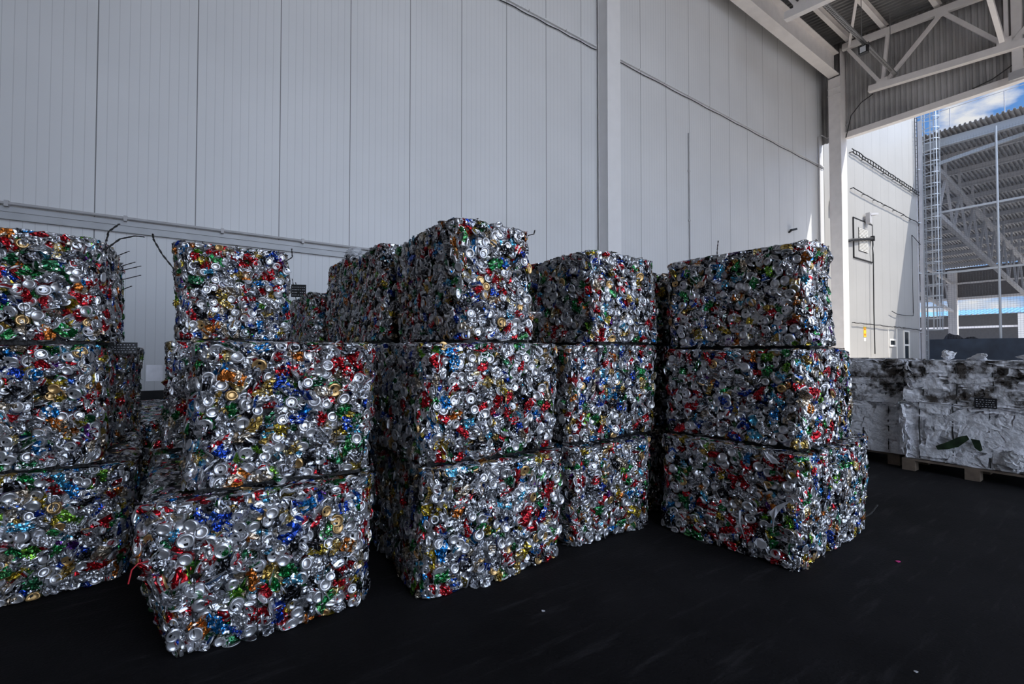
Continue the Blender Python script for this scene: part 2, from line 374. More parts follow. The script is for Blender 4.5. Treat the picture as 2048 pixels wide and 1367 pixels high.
# columns
def column(label, x, y0, y1, z1, w, M_steel=M_steel):
    root = thing('steel_column', label, 'column', (x, y0, 0))
    t = 0.03
    MB().box((0, 0, 0), (w, t, z1)).build('front_flange', M_steel, root)
    MB().box((0.0, y1 - y0 - t, 0), (w, y1 - y0, z1)).build('rear_flange', M_steel, root)
    MB().box((0.012, t, 0), (0.045, y1 - y0 - t, z1)).build('web', M_steel, root)
    MB().box((-0.06, -0.06, 0), (w + 0.06, y1 - y0 - 0.001, 0.03)).build('base_plate', M_grey, root)
    return root
column('tall pale steel pillar in front of the white wall behind the middle bale stacks', 8.83, 8.35, 8.70, 13.3, 0.50, M_pillar)
c2 = column('pale steel column beside the gate opening behind the right bale stack', 22.4, 7.83, 8.28, 13.2, 0.60)
MB().box((0.0, -0.02, 12.75), (0.03, 0.47, 12.8)).box((0.0, -0.02, 12.45), (0.03, 0.47, 12.5)).build('bracket', M_steel, c2)
MB().box((0.10, 0.0, 13.2), (0.55, 0.03, 14.4)).build('column_head', M_steel, c2)

# long crane/eaves beam along the wall
bm_ = thing('eaves_beam', 'large pale steel I-beam running along the top of the white wall', 'beam', (-11.5, 8.07, 13.78))
MB().bar((0, 0, -0.485), (33.95, 0, -0.485), 0.40, 0.03).build('bottom_flange', M_steel, bm_)
MB().bar((0, 0, 0.435), (33.95, 0, 0.435), 0.40, 0.03).build('top_flange', M_steel, bm_)
MB().bar((0, 0, -0.025), (33.95, 0, -0.025), 0.02, 0.89).build('web', M_steel, bm_)
# purlins along X
def purlin(y, label):
    r_ = thing('roof_purlin', label, 'purlin', (-11.8, y, deck_z(y) - 0.14), group='roof purlins')
    MB().ibeam((0, 0, 0), (34.7, 0, 0), 0.16, 0.26, 0.02).build('beam', M_steel, r_)
purlin(7.55, 'pale roof purlin closest to the white wall above the big beam')
purlin(6.36, 'second roof purlin from the white wall at the top right')
purlin(4.75, 'third roof purlin from the white wall reaching the top edge')
for y in (3.1, 1.5, -0.2, -2.0, -4.0): purlin(y, 'roof purlin far out over the floor beyond the top edge')

# trusses across the hall
def truss(x, label, yend=-9.3):
    root = thing('roof_truss', label, 'truss', (x, 7.6, 12.1), group='roof trusses')
    def P(y, z): return (0, y - 7.6, z - 12.1)
    def uz(y): return 14.35 - 0.113 * (7.59 - y)
    def lz(y): return 12.13 - 0.108 * (6.77 - y)
    MB().bar(P(7.75, uz(7.75)), P(yend, uz(yend)), 0.16, 0.26).build('top_chord', M_steel, root)
    MB().bar(P(6.85, lz(6.85)), P(yend, lz(yend)), 0.22, 0.24).build('bottom_chord', M_steel, root)
    MB().bar(P(7.55, 14.2), P(6.45, 12.2), 0.10, 0.12).build('end_diagonal', M_steel, root)
    MB().bar(P(6.2, 14.15), P(6.4, 12.2), 0.10, 0.12).build('vertical', M_steel, root)
    MB().bar(P(4.6, 13.95), P(6.28, 12.2), 0.11, 0.13).build('diagonal', M_steel, root)
    MB().bar(P(4.6, 13.95), P(3.05, 11.85), 0.11, 0.13).build('diagonal', M_steel, root)
    MB().bar(P(3.0, 13.8), P(3.0, 11.85), 0.10, 0.12).build('vertical', M_steel, root)
    y = 2.95
    while y - 3.4 > yend:
        MB().bar(P(y - 1.7, uz(y - 1.7)), P(y, lz(y)), 0.11, 0.13).build('diagonal', M_steel, root)
        MB().bar(P(y - 1.7, uz(y - 1.7)), P(y - 3.4, lz(y - 3.4)), 0.11, 0.13).build('diagonal', M_steel, root)
        y -= 3.4
    for yy, zz in ((6.4, 12.2), (4.6, 13.9), (3.05, 11.9)):
        MB().bar((-0.09, yy - 7.6 - 0.18, zz - 12.1), (-0.09, yy - 7.6 + 0.18, zz - 12.1), 0.015, 0.3).build('gusset_plate', M_steel, root)
    return root
truss(22.5, 'pale roof truss in front of the ribbed sheet above the gate')
truss(15.4, 'roof truss nearer the camera whose bottom chord end shows at the top edge')
# hanging column at the gate
hc = thing('gate_post', 'pale steel post hanging from the truss down to the gate header at the right edge', 'post', (22.6, 2.77, 10.6))
MB().ibeam((0, 0, 0.03), (0, 0, 3.5), 0.24, 0.24, 0.02, (1, 0, 0)).build('shaft', M_steel, hc)
MB().box((-0.16, -0.2, -0.05), (-0.12, 0.2, 0.22)).build('bracket', M_grey, hc)
# braces
br = thing('roof_brace', 'bright diagonal brace rising from the truss bottom chord to the top edge', 'brace', (22.35, 3.08, 11.95))
MB().bar((0, 0, 0), (-3.6, 0.12, 2.1), 0.13, 0.15).build('strut', M_steel, br)
br = thing('roof_brace', 'thin diagonal brace crossing under the roof sheet beside the floodlight', 'brace', (22.45, 7.5, 14.3))
MB().bar((0, 0, 0), (-3.5, -1.5, 0.1), 0.09, 0.09).build('strut', M_steel, br)
# perforated tray with floodlight
tr = thing('cable_tray', 'perforated galvanised cable tray hanging below the roof at the top right', 'cable tray', (10, 5.97, 12.28))
MB().box((0, -0.06, -0.01), (12.45, 0.06, 0.0)).box((0, -0.06, 0), (12.45, -0.05, 0.05)).box((0, 0.05, 0), (12.45, 0.06, 0.05)).build('channel', M_galv, tr)
h_ = MB()
for i in range(120): h_.box((i * 0.1 + 0.03, -0.03, -0.013), (i * 0.1 + 0.07, 0.03, -0.0095))
tag(h_.build('perforation', M_dark, tr), kind='stuff')
for xx in (5.9, 9.0, 11.9): MB().tube([(xx, 0, 0), (xx, 0, 2.25)], 0.012, 5).build('hanger_rod', M_galv, tr)
fl = thing('floodlight', 'small black floodlight on the cable tray under the roof', 'floodlight', (19.25, 5.97, 12.26))
MB().box((-0.17, -0.13, -0.37), (0.0, 0.13, -0.1)).build('housing', M_dark, fl)
MB().box((-0.178, -0.085, -0.34), (-0.165, 0.085, -0.14)).build('lens', M_lamp, fl)
MB().tube([(-0.08, -0.15, -0.22), (-0.08, -0.15, -0.02), (-0.08, 0.15, -0.02), (-0.08, 0.15, -0.22)], 0.014, 5).build('bracket', M_dark, fl)
# cable slung along the gable sheet
cb = thing('slung_cable', 'thin dark cable sagging across the ribbed gable sheet', 'cable', (22.85, 7.7, 11.4))
MB().tube([(-0.3, 0.0, -0.9), (0, -0.1, 0.1), (-0.1, -0.5, 0.45), (-0.1, -0.9, 0.62)], 0.018, 6).build('wire', M_dark, cb)
cb = thing('slung_cable', 'dark cable curving up from the gate header to the right edge', 'cable', (22.8, 3.9, 10.9))
MB().tube([(0, 0, -0.05), (0, -0.5, 0.05), (-0.02, -0.9, 0.25), (-0.05, -1.2, 0.42), (-0.05, -1.8, 0.45)], 0.018, 6).build('wire', M_dark, cb)
# small wall bracket
bk = thing('wall_bracket', 'small black bracket lamp on the white wall above the right stack', 'wall lamp', (19.68, 8.75, 6.32))
MB().bar((0, 0, -0.08), (0, -0.12, 0), 0.06, 0.06).build('mount', M_dark, bk)
MB().bar((-0.02, -0.1, 0.0), (0.3, -0.16, 0.08), 0.09, 0.08).build('head', M_dark, bk)

# ================================================================== OUTSIDE
# white building in the plane of the wall
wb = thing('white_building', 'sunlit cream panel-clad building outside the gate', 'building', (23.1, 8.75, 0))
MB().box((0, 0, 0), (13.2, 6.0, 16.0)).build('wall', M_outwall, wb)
MB().box((0, -0.03, 15.85), (13.25, 0.0, 16.1)).build('parapet_cap', M_grey, wb)
MB().box((13.0, -0.04, 0), (13.25, -0.001, 15.85)).build('corner_trim', M_grey, wb)
# louvred vent panel
vp = MB().box((3.2, -0.035, 6.05), (5.58, 0.0, 7.95)).build('vent_panel', M_outwall, wb)
MB().box((3.15, -0.05, 6.0), (3.2, 0.0, 8.0)).box((5.58, -0.05, 6.0), (5.64, 0.0, 8.0)).box((3.15, -0.05, 7.95), (5.64, 0, 8.0)).box((3.15, -0.05, 6.0), (5.64, 0, 6.05)).build('vent_trim', M_dark, vp)
lv = MB().box((3.74, -0.045, 6.42), (4.92, -0.036, 7.58))
lo = lv.build('louvre_opening', M_dark, vp)
ls = MB()
for i in range(16):
    z = 6.44 + i * 0.0715
    ls.bar((3.76, -0.062, z + 0.018), (4.90, -0.062, z + 0.018), 0.03, 0.036)
ls.build('louvre_slats', M_white, vp)
def window(x0, x1, z0, z1, mull=None):
    w = MB()
    w.box((x0, -0.05, z0), (x0 + .09, 0.0, z1)).box((x1 - .09, -0.05, z0), (x1, 0, z1)).box((x0 + .09, -0.05, z1 - .09), (x1 - .09, 0, z1)).box((x0 + .09, -0.05, z0), (x1 - .09, 0, z0 + .09))
    if mull: w.box((x0 + .09, -0.05, mull), (x1 - .09, 0, mull + .1))
    f_ = w.build('window_frame', M_white, wb)
    MB().box((x0 + .09, -0.02, z0 + .09), (x1 - .09, -0.001, z1 - .09)).build('pane', M_glass, f_)
window(33.35 - 23.1, 34.3 - 23.1, 0.45, 2.65, 1.75)
window(31.0 - 23.1, 32.0 - 23.1, 1.7, 2.12)
MB().box((7.75, -0.03, 0), (7.82, 0, 2.7)).box((9.1, -0.03, 0), (9.17, 0, 2.7)).build('door_trim', M_white, wb)
# cables on the white building
def outcable(label, x0, x1, z0, z1, ladder=False, standoff=0.12):
    root = thing('wall_cable', label, 'cable', (x0, 8.75, z0))
    n = 28; rg = random.Random(int(z0 * 10))
    def pts(dz): return [((x1 - x0) * i / n, -standoff, (z1 - z0) * i / n + dz + rg.uniform(-.025, .025)) for i in range(n + 1)]
    MB().tube(pts(0), 0.024, 5).build('wire', M_dark, root)
    if ladder:
        MB().tube(pts(0.17), 0.024, 5).build('wire', M_dark, root)
        for i in range(n): MB().bar(((x1 - x0) * (i + .5) / n, -standoff, (z1 - z0) * i / n), ((x1 - x0) * (i + .5) / n, -standoff, (z1 - z0) * i / n + .17), .03, .03).build('rung', M_dark, root)
    for i in range(0, n, 4): MB().bar(((x1 - x0) * i / n, -standoff, (z1 - z0) * i / n), ((x1 - x0) * i / n, 0, (z1 - z0) * i / n), .03, .03).build('standoff', M_dark, root)
    return root
outcable('upper black ladder-type cable tray across the sunlit building', 26.0, 36.3, 11.1, 11.0, True)
outcable('middle black cable running across the sunlit building above the vent panel', 26.05, 36.3, 9.35, 9.25)
outcable('lowest black cable running across the sunlit building below the vent panel', 26.0, 36.3, 2.82, 2.74)
vt = thing('vertical_cable_ladder', 'narrow vertical black cable ladder at the right end of the sunlit building', 'cable ladder', (35.7, 8.75, 10.9))
for dx in (0, 0.42): MB().tube([(dx, -0.12, 0), (dx + 0.02, -0.12, 4.85)], 0.018, 5).build('rail', M_dark, vt)
for i in range(20): MB().bar((0, -0.12, 0.15 + i * 0.24), (0.42, -0.12, 0.15 + i * 0.24 + 0.1), 0.02, 0.02).build('rung', M_dark, vt)
lc = thing('looped_cable', 'thin dark cable dropping in the shaded part of the building beside the ladder', 'cable', (31.1, 8.62, 3.62))
MB().tube([(0, 0, 0), (0.8, 0, -0.12), (2.2, 0, -0.14), (3.55, 0, -0.1), (3.6, 0, 0.1), (3.62, 0, 4.7), (5.2, 0, 4.35)], 0.02, 5).build('wire', M_dark, lc)
# floodlights on the building
for (x, z, lab) in ((27.75, 8.2, 'grey floodlight mounted above the vent panel on the sunlit building'), (23.8, 8.25, 'grey floodlight on the sunlit strip between wall and column')):
    f_ = thing('wall_floodlight', lab, 'floodlight', (x, 8.75, z))
    MB().box((-0.12, -0.28, -0.32), (0.12, -0.1, 0.2)).build('housing', M_grey, f_)
    MB().box((-0.06, -0.1, -0.1), (0.06, 0, 0.05)).build('mount', M_grey, f_)
    MB().bar((0.0, -0.2, 0.12), (0.55, -0.35, 0.2), 0.2, 0.1).build('visor', M_grey, f_)
# warning sign
sg = thing('warning_sign', 'small yellow and red warning sign on the sunlit building near its base', 'sign', (27.42, 8.75, 1.95))
MB().box((0, -0.012, 0.2), (0.32, 0, 0.72)).build('plate', M_yellow, sg)
for z in (0.28, 0.55):
    for k, x in enumerate((0.05, 0.12, 0.2)): MB().box((x, -0.016, z), (x + 0.05, -0.0125, z + (0.1 if k != 1 else 0.06))).build('symbol', M_signred, sg)
MB().box((0.02, -0.01, 0), (0.28, 0, 0.16)).build('white_plate', M_white, sg)
# pole with cord
pl = thing('bracket_pole', 'black horizontal pole with a long hanging cord in front of the vent panel', 'pole', (24.6, 8.67, 6.5))
MB().tube([(0, 0, 0), (1.2, -0.05, 0.28), (3.9, -0.05, 0.72)], 0.07, 8).build('arm', M_dark, pl)
MB().tube([(3.82, -0.06, 0.75), (3.86, -0.06, 0.4), (3.76, -0.06, 0.2), (3.86, -0.06, -0.1), (3.80, -0.06, -3.0), (3.86, -0.06, -5.2)], 0.025, 6).build('cord', M_dark, pl)
MB().box((3.78, -0.12, 0.6), (3.95, 0.02, 0.85)).build('end_clamp', M_dark, pl)

# ladder with safety cage
ld = thing('caged_ladder', 'galvanised vertical ladder with safety cage beside the corner of the sunlit building', 'ladder', (36.7, 8.5, 0))
for x in (-0.25, 0.25): MB().box((x - 0.035, -0.03, 0), (x + 0.035, 0.03, 16.4)).build('side_rail', M_cage, ld)
for i in range(54): MB().tube([(-0.25, 0, 0.3 + i * 0.3), (0.25, 0, 0.3 + i * 0.3)], 0.018, 5).build('rung', M_cage, ld)
hz = 2.75
while hz < 16.4:
    pts = [(-0.25, 0, hz)] + [(-0.36 * math.cos(t), -0.42 - 0.36 * math.sin(t), hz) for t in np.linspace(-0.1, math.pi + 0.1, 13)] + [(0.25, 0, hz)]
    b_ = MB()
    for a, b in zip(pts[:-1], pts[1:]): b_.bar(a, b, 0.012, 0.05)
    b_.build('cage_hoop', M_cage, ld); hz += 0.68
for t in np.linspace(0.0, math.pi, 5): MB().bar((-0.355 * math.cos(t), -0.42 - 0.355 * math.sin(t), 2.75), (-0.355 * math.cos(t), -0.42 - 0.355 * math.sin(t), 16.4), 0.05, 0.012, (math.cos(t), math.sin(t), 0)).build('cage_strap', M_cage, ld)
for z in (2.6, 6.2, 9.3, 12.6): MB().bar((-0.25, 0, z), (-0.5, 0.24, z), 0.05, 0.05).build('wall_bracket', M_cage, ld)
dp = thing('steel_mast', 'grey steel post standing between the building corner and the caged ladder', 'post', (36.42, 8.58, 0))
MB().ibeam((0, 0, 0), (0, 0, 15.6), 0.16, 0.16, 0.015, (1, 0, 0)).build('shaft', M_grey, dp)

# neighbouring open shed
sh = thing('open_shed', 'large open storage shed with ribbed roof and steel trusses beyond the gate', 'shed', (37.85, 8.8, 0))
SY0, SY1, SL = -22.0, 24.0, 38.4
SLOPE = 0.08
def rz(x): return 14.75 - SLOPE * x
MB().sheet((SL, SY1, rz(SL)), (0, SY0 - SY1, 0), (-SL - .8, 0, (SL + .8) * SLOPE), 0, -0.11, 0.02, 0.22).build('roof', M_shedroof, sh)
MB().bar((0, SY0, 14.35), (0, SY1, 14.35), 0.3, 0.5).build('eave_beam', M_cage, sh)
x = 3.0
while x < SL:
    MB().ibeam((x, SY0, rz(x) - 0.18), (x, SY1, rz(x) - 0.18), 0.18, 0.34, 0.03).build('purlin', M_grey, sh); x += 3.0
MB().bar((0.3, -0.6, 13.2), (0.9, -6.0, 14.1), 0.16, 0.2).build('wind_brace', M_cage, sh)
for ty in (6.3, -0.6, -7.5, -14.4):
    zt = lambda x: 12.95 - .085 * x
    zb = lambda x: 10.05 - .098 * x
    trs = MB().bar((0.2, ty, zt(.2)), (SL - .5, ty, zt(SL - .5)), 0.24, 0.30).build('truss', M_grey, sh)
    MB().bar((0.2, ty, zb(.2)), (SL - .5, ty, zb(SL - .5)), 0.24, 0.30).build('bottom_chord', M_grey, trs)
    x0 = 0.4
    while x0 + 3.6 < SL:
        MB().bar((x0, ty, zb(x0)), (x0 + 1.8, ty, zt(x0 + 1.8)), 0.13, 0.14).build('truss_strut', M_grey, trs)
        MB().bar((x0 + 1.8, ty, zt(x0 + 1.8)), (x0 + 3.6, ty, zb(x0 + 3.6)), 0.13, 0.14).build('truss_strut', M_grey, trs)
        MB().bar((x0 + 1.8, ty, zt(x0 + 1.8)), (x0 + 1.8, ty, rz(x0 + 1.8) - .3), 0.13, 0.14).build('truss_strut', M_grey, trs)
        x0 += 3.6
    MB().box((SL - .6, ty - 0.4, 0), (SL, ty + 0.4, 11.3)).build('column', M_steel, sh)
    MB().box((-0.15, ty - 0.2, 0), (0.15, ty + 0.2, 14.1)).build('column', M_grey, sh) if ty < -12 or ty > 5 else None
MB().box((SL, SY0, 7.8), (SL + .15, SY1, 11.6)).build('rear_gable_sheet', M_cladbrown, sh)
MB().bar((SL - .2, SY0, 7.85), (SL - .2, SY1, 7.85), 0.3, 0.3).build('rear_rail', M_steel, sh)
MB().bar((SL - .2, SY0, 9.7), (SL - .2, SY1, 9.7), 0.15, 0.2).build('rear_rail', M_steel, sh)
rl = MB().tube([(0.1, SY0, 16.4), (0.1, SY1, 16.4)], 0.02, 5)
for y in np.arange(SY0, SY1, 2.3): rl.tube([(0.1, y, 14.8), (0.1, y, 16.4)], 0.025, 5)
rl.build('roof_edge_rail', M_grey, sh)
# netting screen on top of the wall
ns = thing('netting_screen', 'tall wire netting screen on pale posts standing on the dark wall', 'netting', (37.25, 8.3, 2.17))
net = MB()
for i in range(87): net.bar((0, -i * 0.12, 0), (0, -i * 0.12, 12), 0.005, 0.005)
for i in range(100): net.bar((0, 0, i * 0.12), (0, -10.4, i * 0.12), 0.005, 0.005)
tag(net.build('netting', M_net, ns), kind='stuff')
for y in (-2.84, -7.6): MB().tube([(0, y, 0), (0, y, 12.1)], 0.055, 8).build('post', M_cage, ns)
for z in (4.02, 7.75): MB().bar((0, 0, z), (0, -10.4, z), 0.07, 0.12).build('rail', M_cage, ns)
tag(MB().box((37.05, -14, 0), (37.5, 8.45, 2.17)).build('retaining_wall', M_bluewall), 'dark blue-black concrete wall behind the paper bales', 'wall')
# heaps of scrap behind the wall
def heap(label, x, y, l, h, seed, material):
    rg = np.random.default_rng(seed); nx, ny = 26, 12; V = []
    for j in range(ny + 1):
        for i in range(nx + 1):
            u, v = i / nx, j / ny
            hh = h * math.sin(math.pi * u) ** 0.5 * math.sin(math.pi * v) ** 0.7 * (0.8 + 0.16 * math.sin(7 * u + 5 * v + seed) + 0.10 * math.sin(17 * u + seed) + 0.12 * rg.random()) if 0 < i < nx and 0 < j < ny else 0
            V.append((v * 4, -u * l, hh))
    Fc = [(j * (nx + 1) + i, (j + 1) * (nx + 1) + i, (j + 1) * (nx + 1) + i + 1, j * (nx + 1) + i + 1) for j in range(ny) for i in range(nx)]
    o = MB().add(V, Fc).build('scrap_heap', material, None, (x, y, 0)); tag(o, label, 'scrap heap')
heap('dark heap of scrap showing above the wall beside the shed column', 52, 12.6, 5.2, 3.0, 3, M_scrap)
heap('mixed heap of scrap with pale rags showing above the wall at the right edge', 50, 6.6, 6.0, 3.2, 4, M_scrap)
# far sheds
fs = thing('distant_shed', 'distant low shed with a light blue ribbed roof seen under the open shed', 'shed', (96, 30, 0))
MB().sheet((0, 0, 7.0), (0, -60, 0), (8, 0, 1.2), 0, 0.1, 0.02, 0.6).build('roof', M_blue, fs)
MB().box((7, -60, 0), (7.3, 0, 7.4)).build('rear_wall', M_cladbrown, fs)
for y in np.arange(-4, -60, -7.0): MB().box((-0.1, y - 0.35, 0), (0.5, y + 0.35, 6.9)).build('column', M_white, fs)
MB().box((0.3, -60, 5.0), (0.5, 0, 5.3)).build('rail', M_steel, fs)

# ================================================================== CRUSHED CANS
rng = np.random.default_rng(20)
NS = 12
CAP = [(0, 1, 10, 11), (1, 2, 9, 10), (2, 3, 8, 9), (3, 4, 7, 8), (4, 5, 6, 7)]
def lathe(prof, types):
    """prof: (r,z) rings from the bottom centre to the lid centre; types per band; closes both ends with quads"""
    V = []; Fc = []; T = []; Sm = []
    for r, z in prof: V += [(r * math.cos(2 * math.pi * k / NS), r * math.sin(2 * math.pi * k / NS), z) for k in range(NS)]
    for i in range(len(prof) - 1):
        for k in range(NS):
            Fc.append((i * NS + k, i * NS + (k + 1) % NS, (i + 1) * NS + (k + 1) % NS, (i + 1) * NS + k)); T.append(types[i]); Sm.append(types[i] == 2)
    l = (len(prof) - 1) * NS
    for q in CAP:
        Fc.append(tuple(q[::-1])); T.append(2); Sm.append(True)
        Fc.append(tuple(x + l for x in q)); T.append(2); Sm.append(True)
    return np.array(V), np.array(Fc), np.array(T), np.array(Sm)
def dents(V, n, amp, s, w):
    for _ in range(n):
        k = rng.integers(len(V)); c = V[k] + rng.normal(0, .008, 3); d = -c.copy(); d[2] *= 0.3; d += rng.normal(0, .02, 3); d /= np.linalg.norm(d) + 1e-9
        g = np.exp(-((V - c) ** 2).sum(1) / s ** 2) * w
        V += d * amp * rng.uniform(.5, 1.1) * g[:, None]
    return V
def make_can(kind):
    H = rng.choice([0.115, 0.168])
    nb = 7
    body = [(0.033, 0.010 + (H - 0.022) * i / (nb - 1)) for i in range(nb)]
    prof = [(0.010, 0.0085), (0.019, 0.0055), (0.0235, 0.0)] + [(0.0265, 0.002)] + body + [(0.0285, H - 0.003), (0.0275, H), (0.0245, H - 0.001), (0.0235, H - 0.005), (0.012, H - 0.005)]
    types = [2, 2, 2, 2] + [0] * (nb - 1) + [2, 2, 2, 2, 2]
    lab = rng.random(nb) < 0.3
    for i in range(nb - 1):
        if lab[i]: types[4 + i] = 1
    V, Fc, T, Sm = lathe(prof, types)
    # vertical print patch on the side
    ang = np.arctan2(V[Fc][:, :, 1].mean(1), V[Fc][:, :, 0].mean(1))
    a0 = rng.uniform(-3, 3); patch = (np.abs((ang - a0 + np.pi) % (2 * np.pi) - np.pi) < rng.uniform(.4, 1.1)) & (T == 0) & (rng.random(len(T)) < .85)
    T[patch] = 1
    # tab and mouth on the lid
    z = H - 0.0035
    n0 = len(V)
    tab = [(-.006, -.004, z), (.011, -.006, z), (.011, .006, z), (-.006, .004, z), (-.006, -.004, z + .002), (.011, -.006, z + .002), (.011, .006, z + .002), (-.006, .004, z + .002)]
    mouth = [(-.019, -.006, z - .0008), (-.008, -.008, z - .0008), (-.008, .008, z - .0008), (-.019, .006, z - .0008)]
    hole = [(.004, -.0025, z + .0025), (.009, -.003, z + .0025), (.009, .003, z + .0025), (.004, .0025, z + .0025)]
    V = np.vstack([V, tab, mouth, hole])
    Fc = np.vstack([Fc, np.array([(4, 5, 6, 7), (0, 1, 5, 4), (1, 2, 6, 5), (2, 3, 7, 6), (3, 0, 4, 7), (8, 9, 10, 11), (12, 13, 14, 15)]) + n0])
    T = np.concatenate([T, [2] * 5 + [3, 3]]); Sm = np.concatenate([Sm, [False] * 7])
    endw = np.clip((np.minimum(V[:, 2], H - V[:, 2]) - 0.004) / 0.03, 0.0, 1)
    if kind in ('base', 'lid'):
        f = rng.uniform(.25, .5)
        V = dents(V, 7, 0.014, 0.022, 0.12 + 0.88 * endw)
        V[:, 2] = np.where(V[:, 2] < .012, V[:, 2], .012 + (V[:, 2] - .012) * f)
        hh = V[:, 2].max()
        sx, sy = rng.normal(0, .02, 2); V[:, 0] += sx * V[:, 2] / hh; V[:, 1] += sy * V[:, 2] / hh
        V[:, :2] += rng.normal(0, .0032, (len(V), 2)) * endw[:, None]; V[:, 2] += rng.normal(0, .002, len(V)) * endw
        V[:, 0] *= rng.uniform(.85, 1.08)
        if kind == 'base':
            V[:, 2] = hh - V[:, 2]; Fc = Fc[:, ::-1]
        V[:, 2] -= hh - 0.008
    else:
        V = dents(V, 12, 0.020, 0.022, 0.3 + 0.7 * endw)
        V[:, 1] *= rng.uniform(.35, .6)
        V += rng.normal(0, .0036, V.shape) * (0.25 + 0.75 * endw)[:, None]
        V[:, 2] -= H / 2; V[:, 2] *= rng.uniform(.5, .85)
        # fold
        b = rng.uniform(-14, 14); V[:, 1] += b * V[:, 2] ** 2
        # ends tilt out towards the flat side
        tl = rng.uniform(-.7, .7, 2); m0 = V[:, 2] > 0
        V[:, 2] += np.where(m0, tl[0], tl[1]) * V[:, 1]
        V = V[:, [0, 2, 1]]; Fc = Fc[:, ::-1]
        V[:, 2] -= V[:, 2].mean() + 0.004
    return V, Fc, T, Sm
def make_sheet():
    n, m_ = 6, 7; L, W = rng.uniform(.07, .12), rng.uniform(.045, .07)
    V = np.array([((i / n - .5) * W * (1 - .35 * abs(2 * j / m_ - 1)), (j / m_ - .5) * L, 0) for j in range(m_ + 1) for i in range(n + 1)])
    V[:, 2] += .018 - 12 * V[:, 0] ** 2 - 5 * V[:, 1] ** 2
    V += rng.normal(0, .0055, V.shape); V[:, 2] += rng.normal(0, .004, len(V))
    Fc = np.array([(j * (n + 1) + i, j * (n + 1) + i + 1, (j + 1) * (n + 1) + i + 1, (j + 1) * (n + 1) + i) for j in range(m_) for i in range(n)])
    T = (rng.random(len(Fc)) < .22).astype(int); 
    return V, Fc, T, np.zeros(len(Fc), bool)
PROTO = [('base', *make_can('base')) for _ in range(11)] + [('lid', *make_can('lid')) for _ in range(9)] + \
        [('side', *make_can('side')) for _ in range(20)] + [('sheet', *make_sheet()) for _ in range(14)]
PK = {k: [i for i, p in enumerate(PROTO) if p[0] == k] for k in ('base', 'lid', 'side', 'sheet')}
SIL = (0.66, 0.66, 0.68); GOLD = (0.62, 0.40, 0.17)
# body colour, print colour, weight
PALETTE = [((.62, .62, .645), (.40, .41, .44), 24), ((.50, .51, .54), (.16, .17, .2), 10), ((.55, .015, .025), (.75, .72, .72), 8), ((.50, .02, .03), (.55, .03, .04), 5),
           ((.02, .07, .42), (.55, .58, .68), 6), ((.02, .22, .55), (.70, .72, .76), 5), ((.10, .42, .62), (.75, .78, .80), 4), ((.02, .22, .06), (.10, .35, .12), 6),
           ((.03, .16, .07), (.60, .62, .60), 4), ((.50, .33, .08), (.68, .56, .30), 5), ((.62, .46, .05), (.25, .18, .04), 3), ((.02, .02, .024), (.20, .20, .22), 11),
           ((.60, .18, .03), (.70, .55, .40), 3), ((.22, .48, .05), (.05, .20, .03), 2), ((.14, .04, .26), (.55, .5, .6), 1), ((.45, .36, .26), (.62, .55, .45), 4),
           ((.80, .80, .80), (.55, .04, .05), 5), ((.80, .80, .82), (.04, .12, .45), 4)]
PW = np.array([p[2] for p in PALETTE], float); PW /= PW.sum()
DARKC = (0.012, 0.012, 0.014)
def colours(pal, end, T):
    return np.array([PALETTE[pal][0], PALETTE[pal][1], GOLD if end else SIL, DARKC])[T]
def np_mesh(name, V, Fc, Cf, Sm, material, alpha=None):
    me = bpy.data.meshes.new(name); n = len(Fc)
    me.vertices.add(len(V)); me.vertices.foreach_set('co', np.ascontiguousarray(V, np.float32).ravel())
    me.loops.add(n * 4); me.loops.foreach_set('vertex_index', np.ascontiguousarray(Fc, np.int32).ravel())
    me.polygons.add(n); me.polygons.foreach_set('loop_start', np.arange(0, n * 4, 4, dtype=np.int32))
    me.polygons.foreach_set('use_smooth', np.ascontiguousarray(Sm, bool))
    a = me.attributes.new('can_color', 'FLOAT_COLOR', 'FACE')
    a.data.foreach_set('color', np.hstack([Cf, np.ones((n, 1)) if alpha is None else np.asarray(alpha, float).reshape(-1, 1)]).astype(np.float32).ravel())
    me.materials.append(material); me.update(calc_edges=True)
    return me
CANMESH = {}
def can_mesh(pi, pal, end):
    k = (pi, pal, end)
    if k not in CANMESH:
        _, V, Fc, T, Sm = PROTO[pi]
        CANMESH[k] = np_mesh('crushed_can', V, Fc, colours(pal, end, T), Sm, M_can, T < 2)
    return CANMESH[k]
FACES = {'-Y': ((1, 0, 0), (0, 0, 1), (0, -1, 0)), '+Y': ((-1, 0, 0), (0, 0, 1), (0, 1, 0)), '-X': ((0, -1, 0), (0, 0, 1), (-1, 0, 0)),
         '+X': ((0, 1, 0), (0, 0, 1), (1, 0, 0)), 'T': ((1, 0, 0), (0, 1, 0), (0, 0, 1))}
CAMP = np.array((0, 0, 1.4))

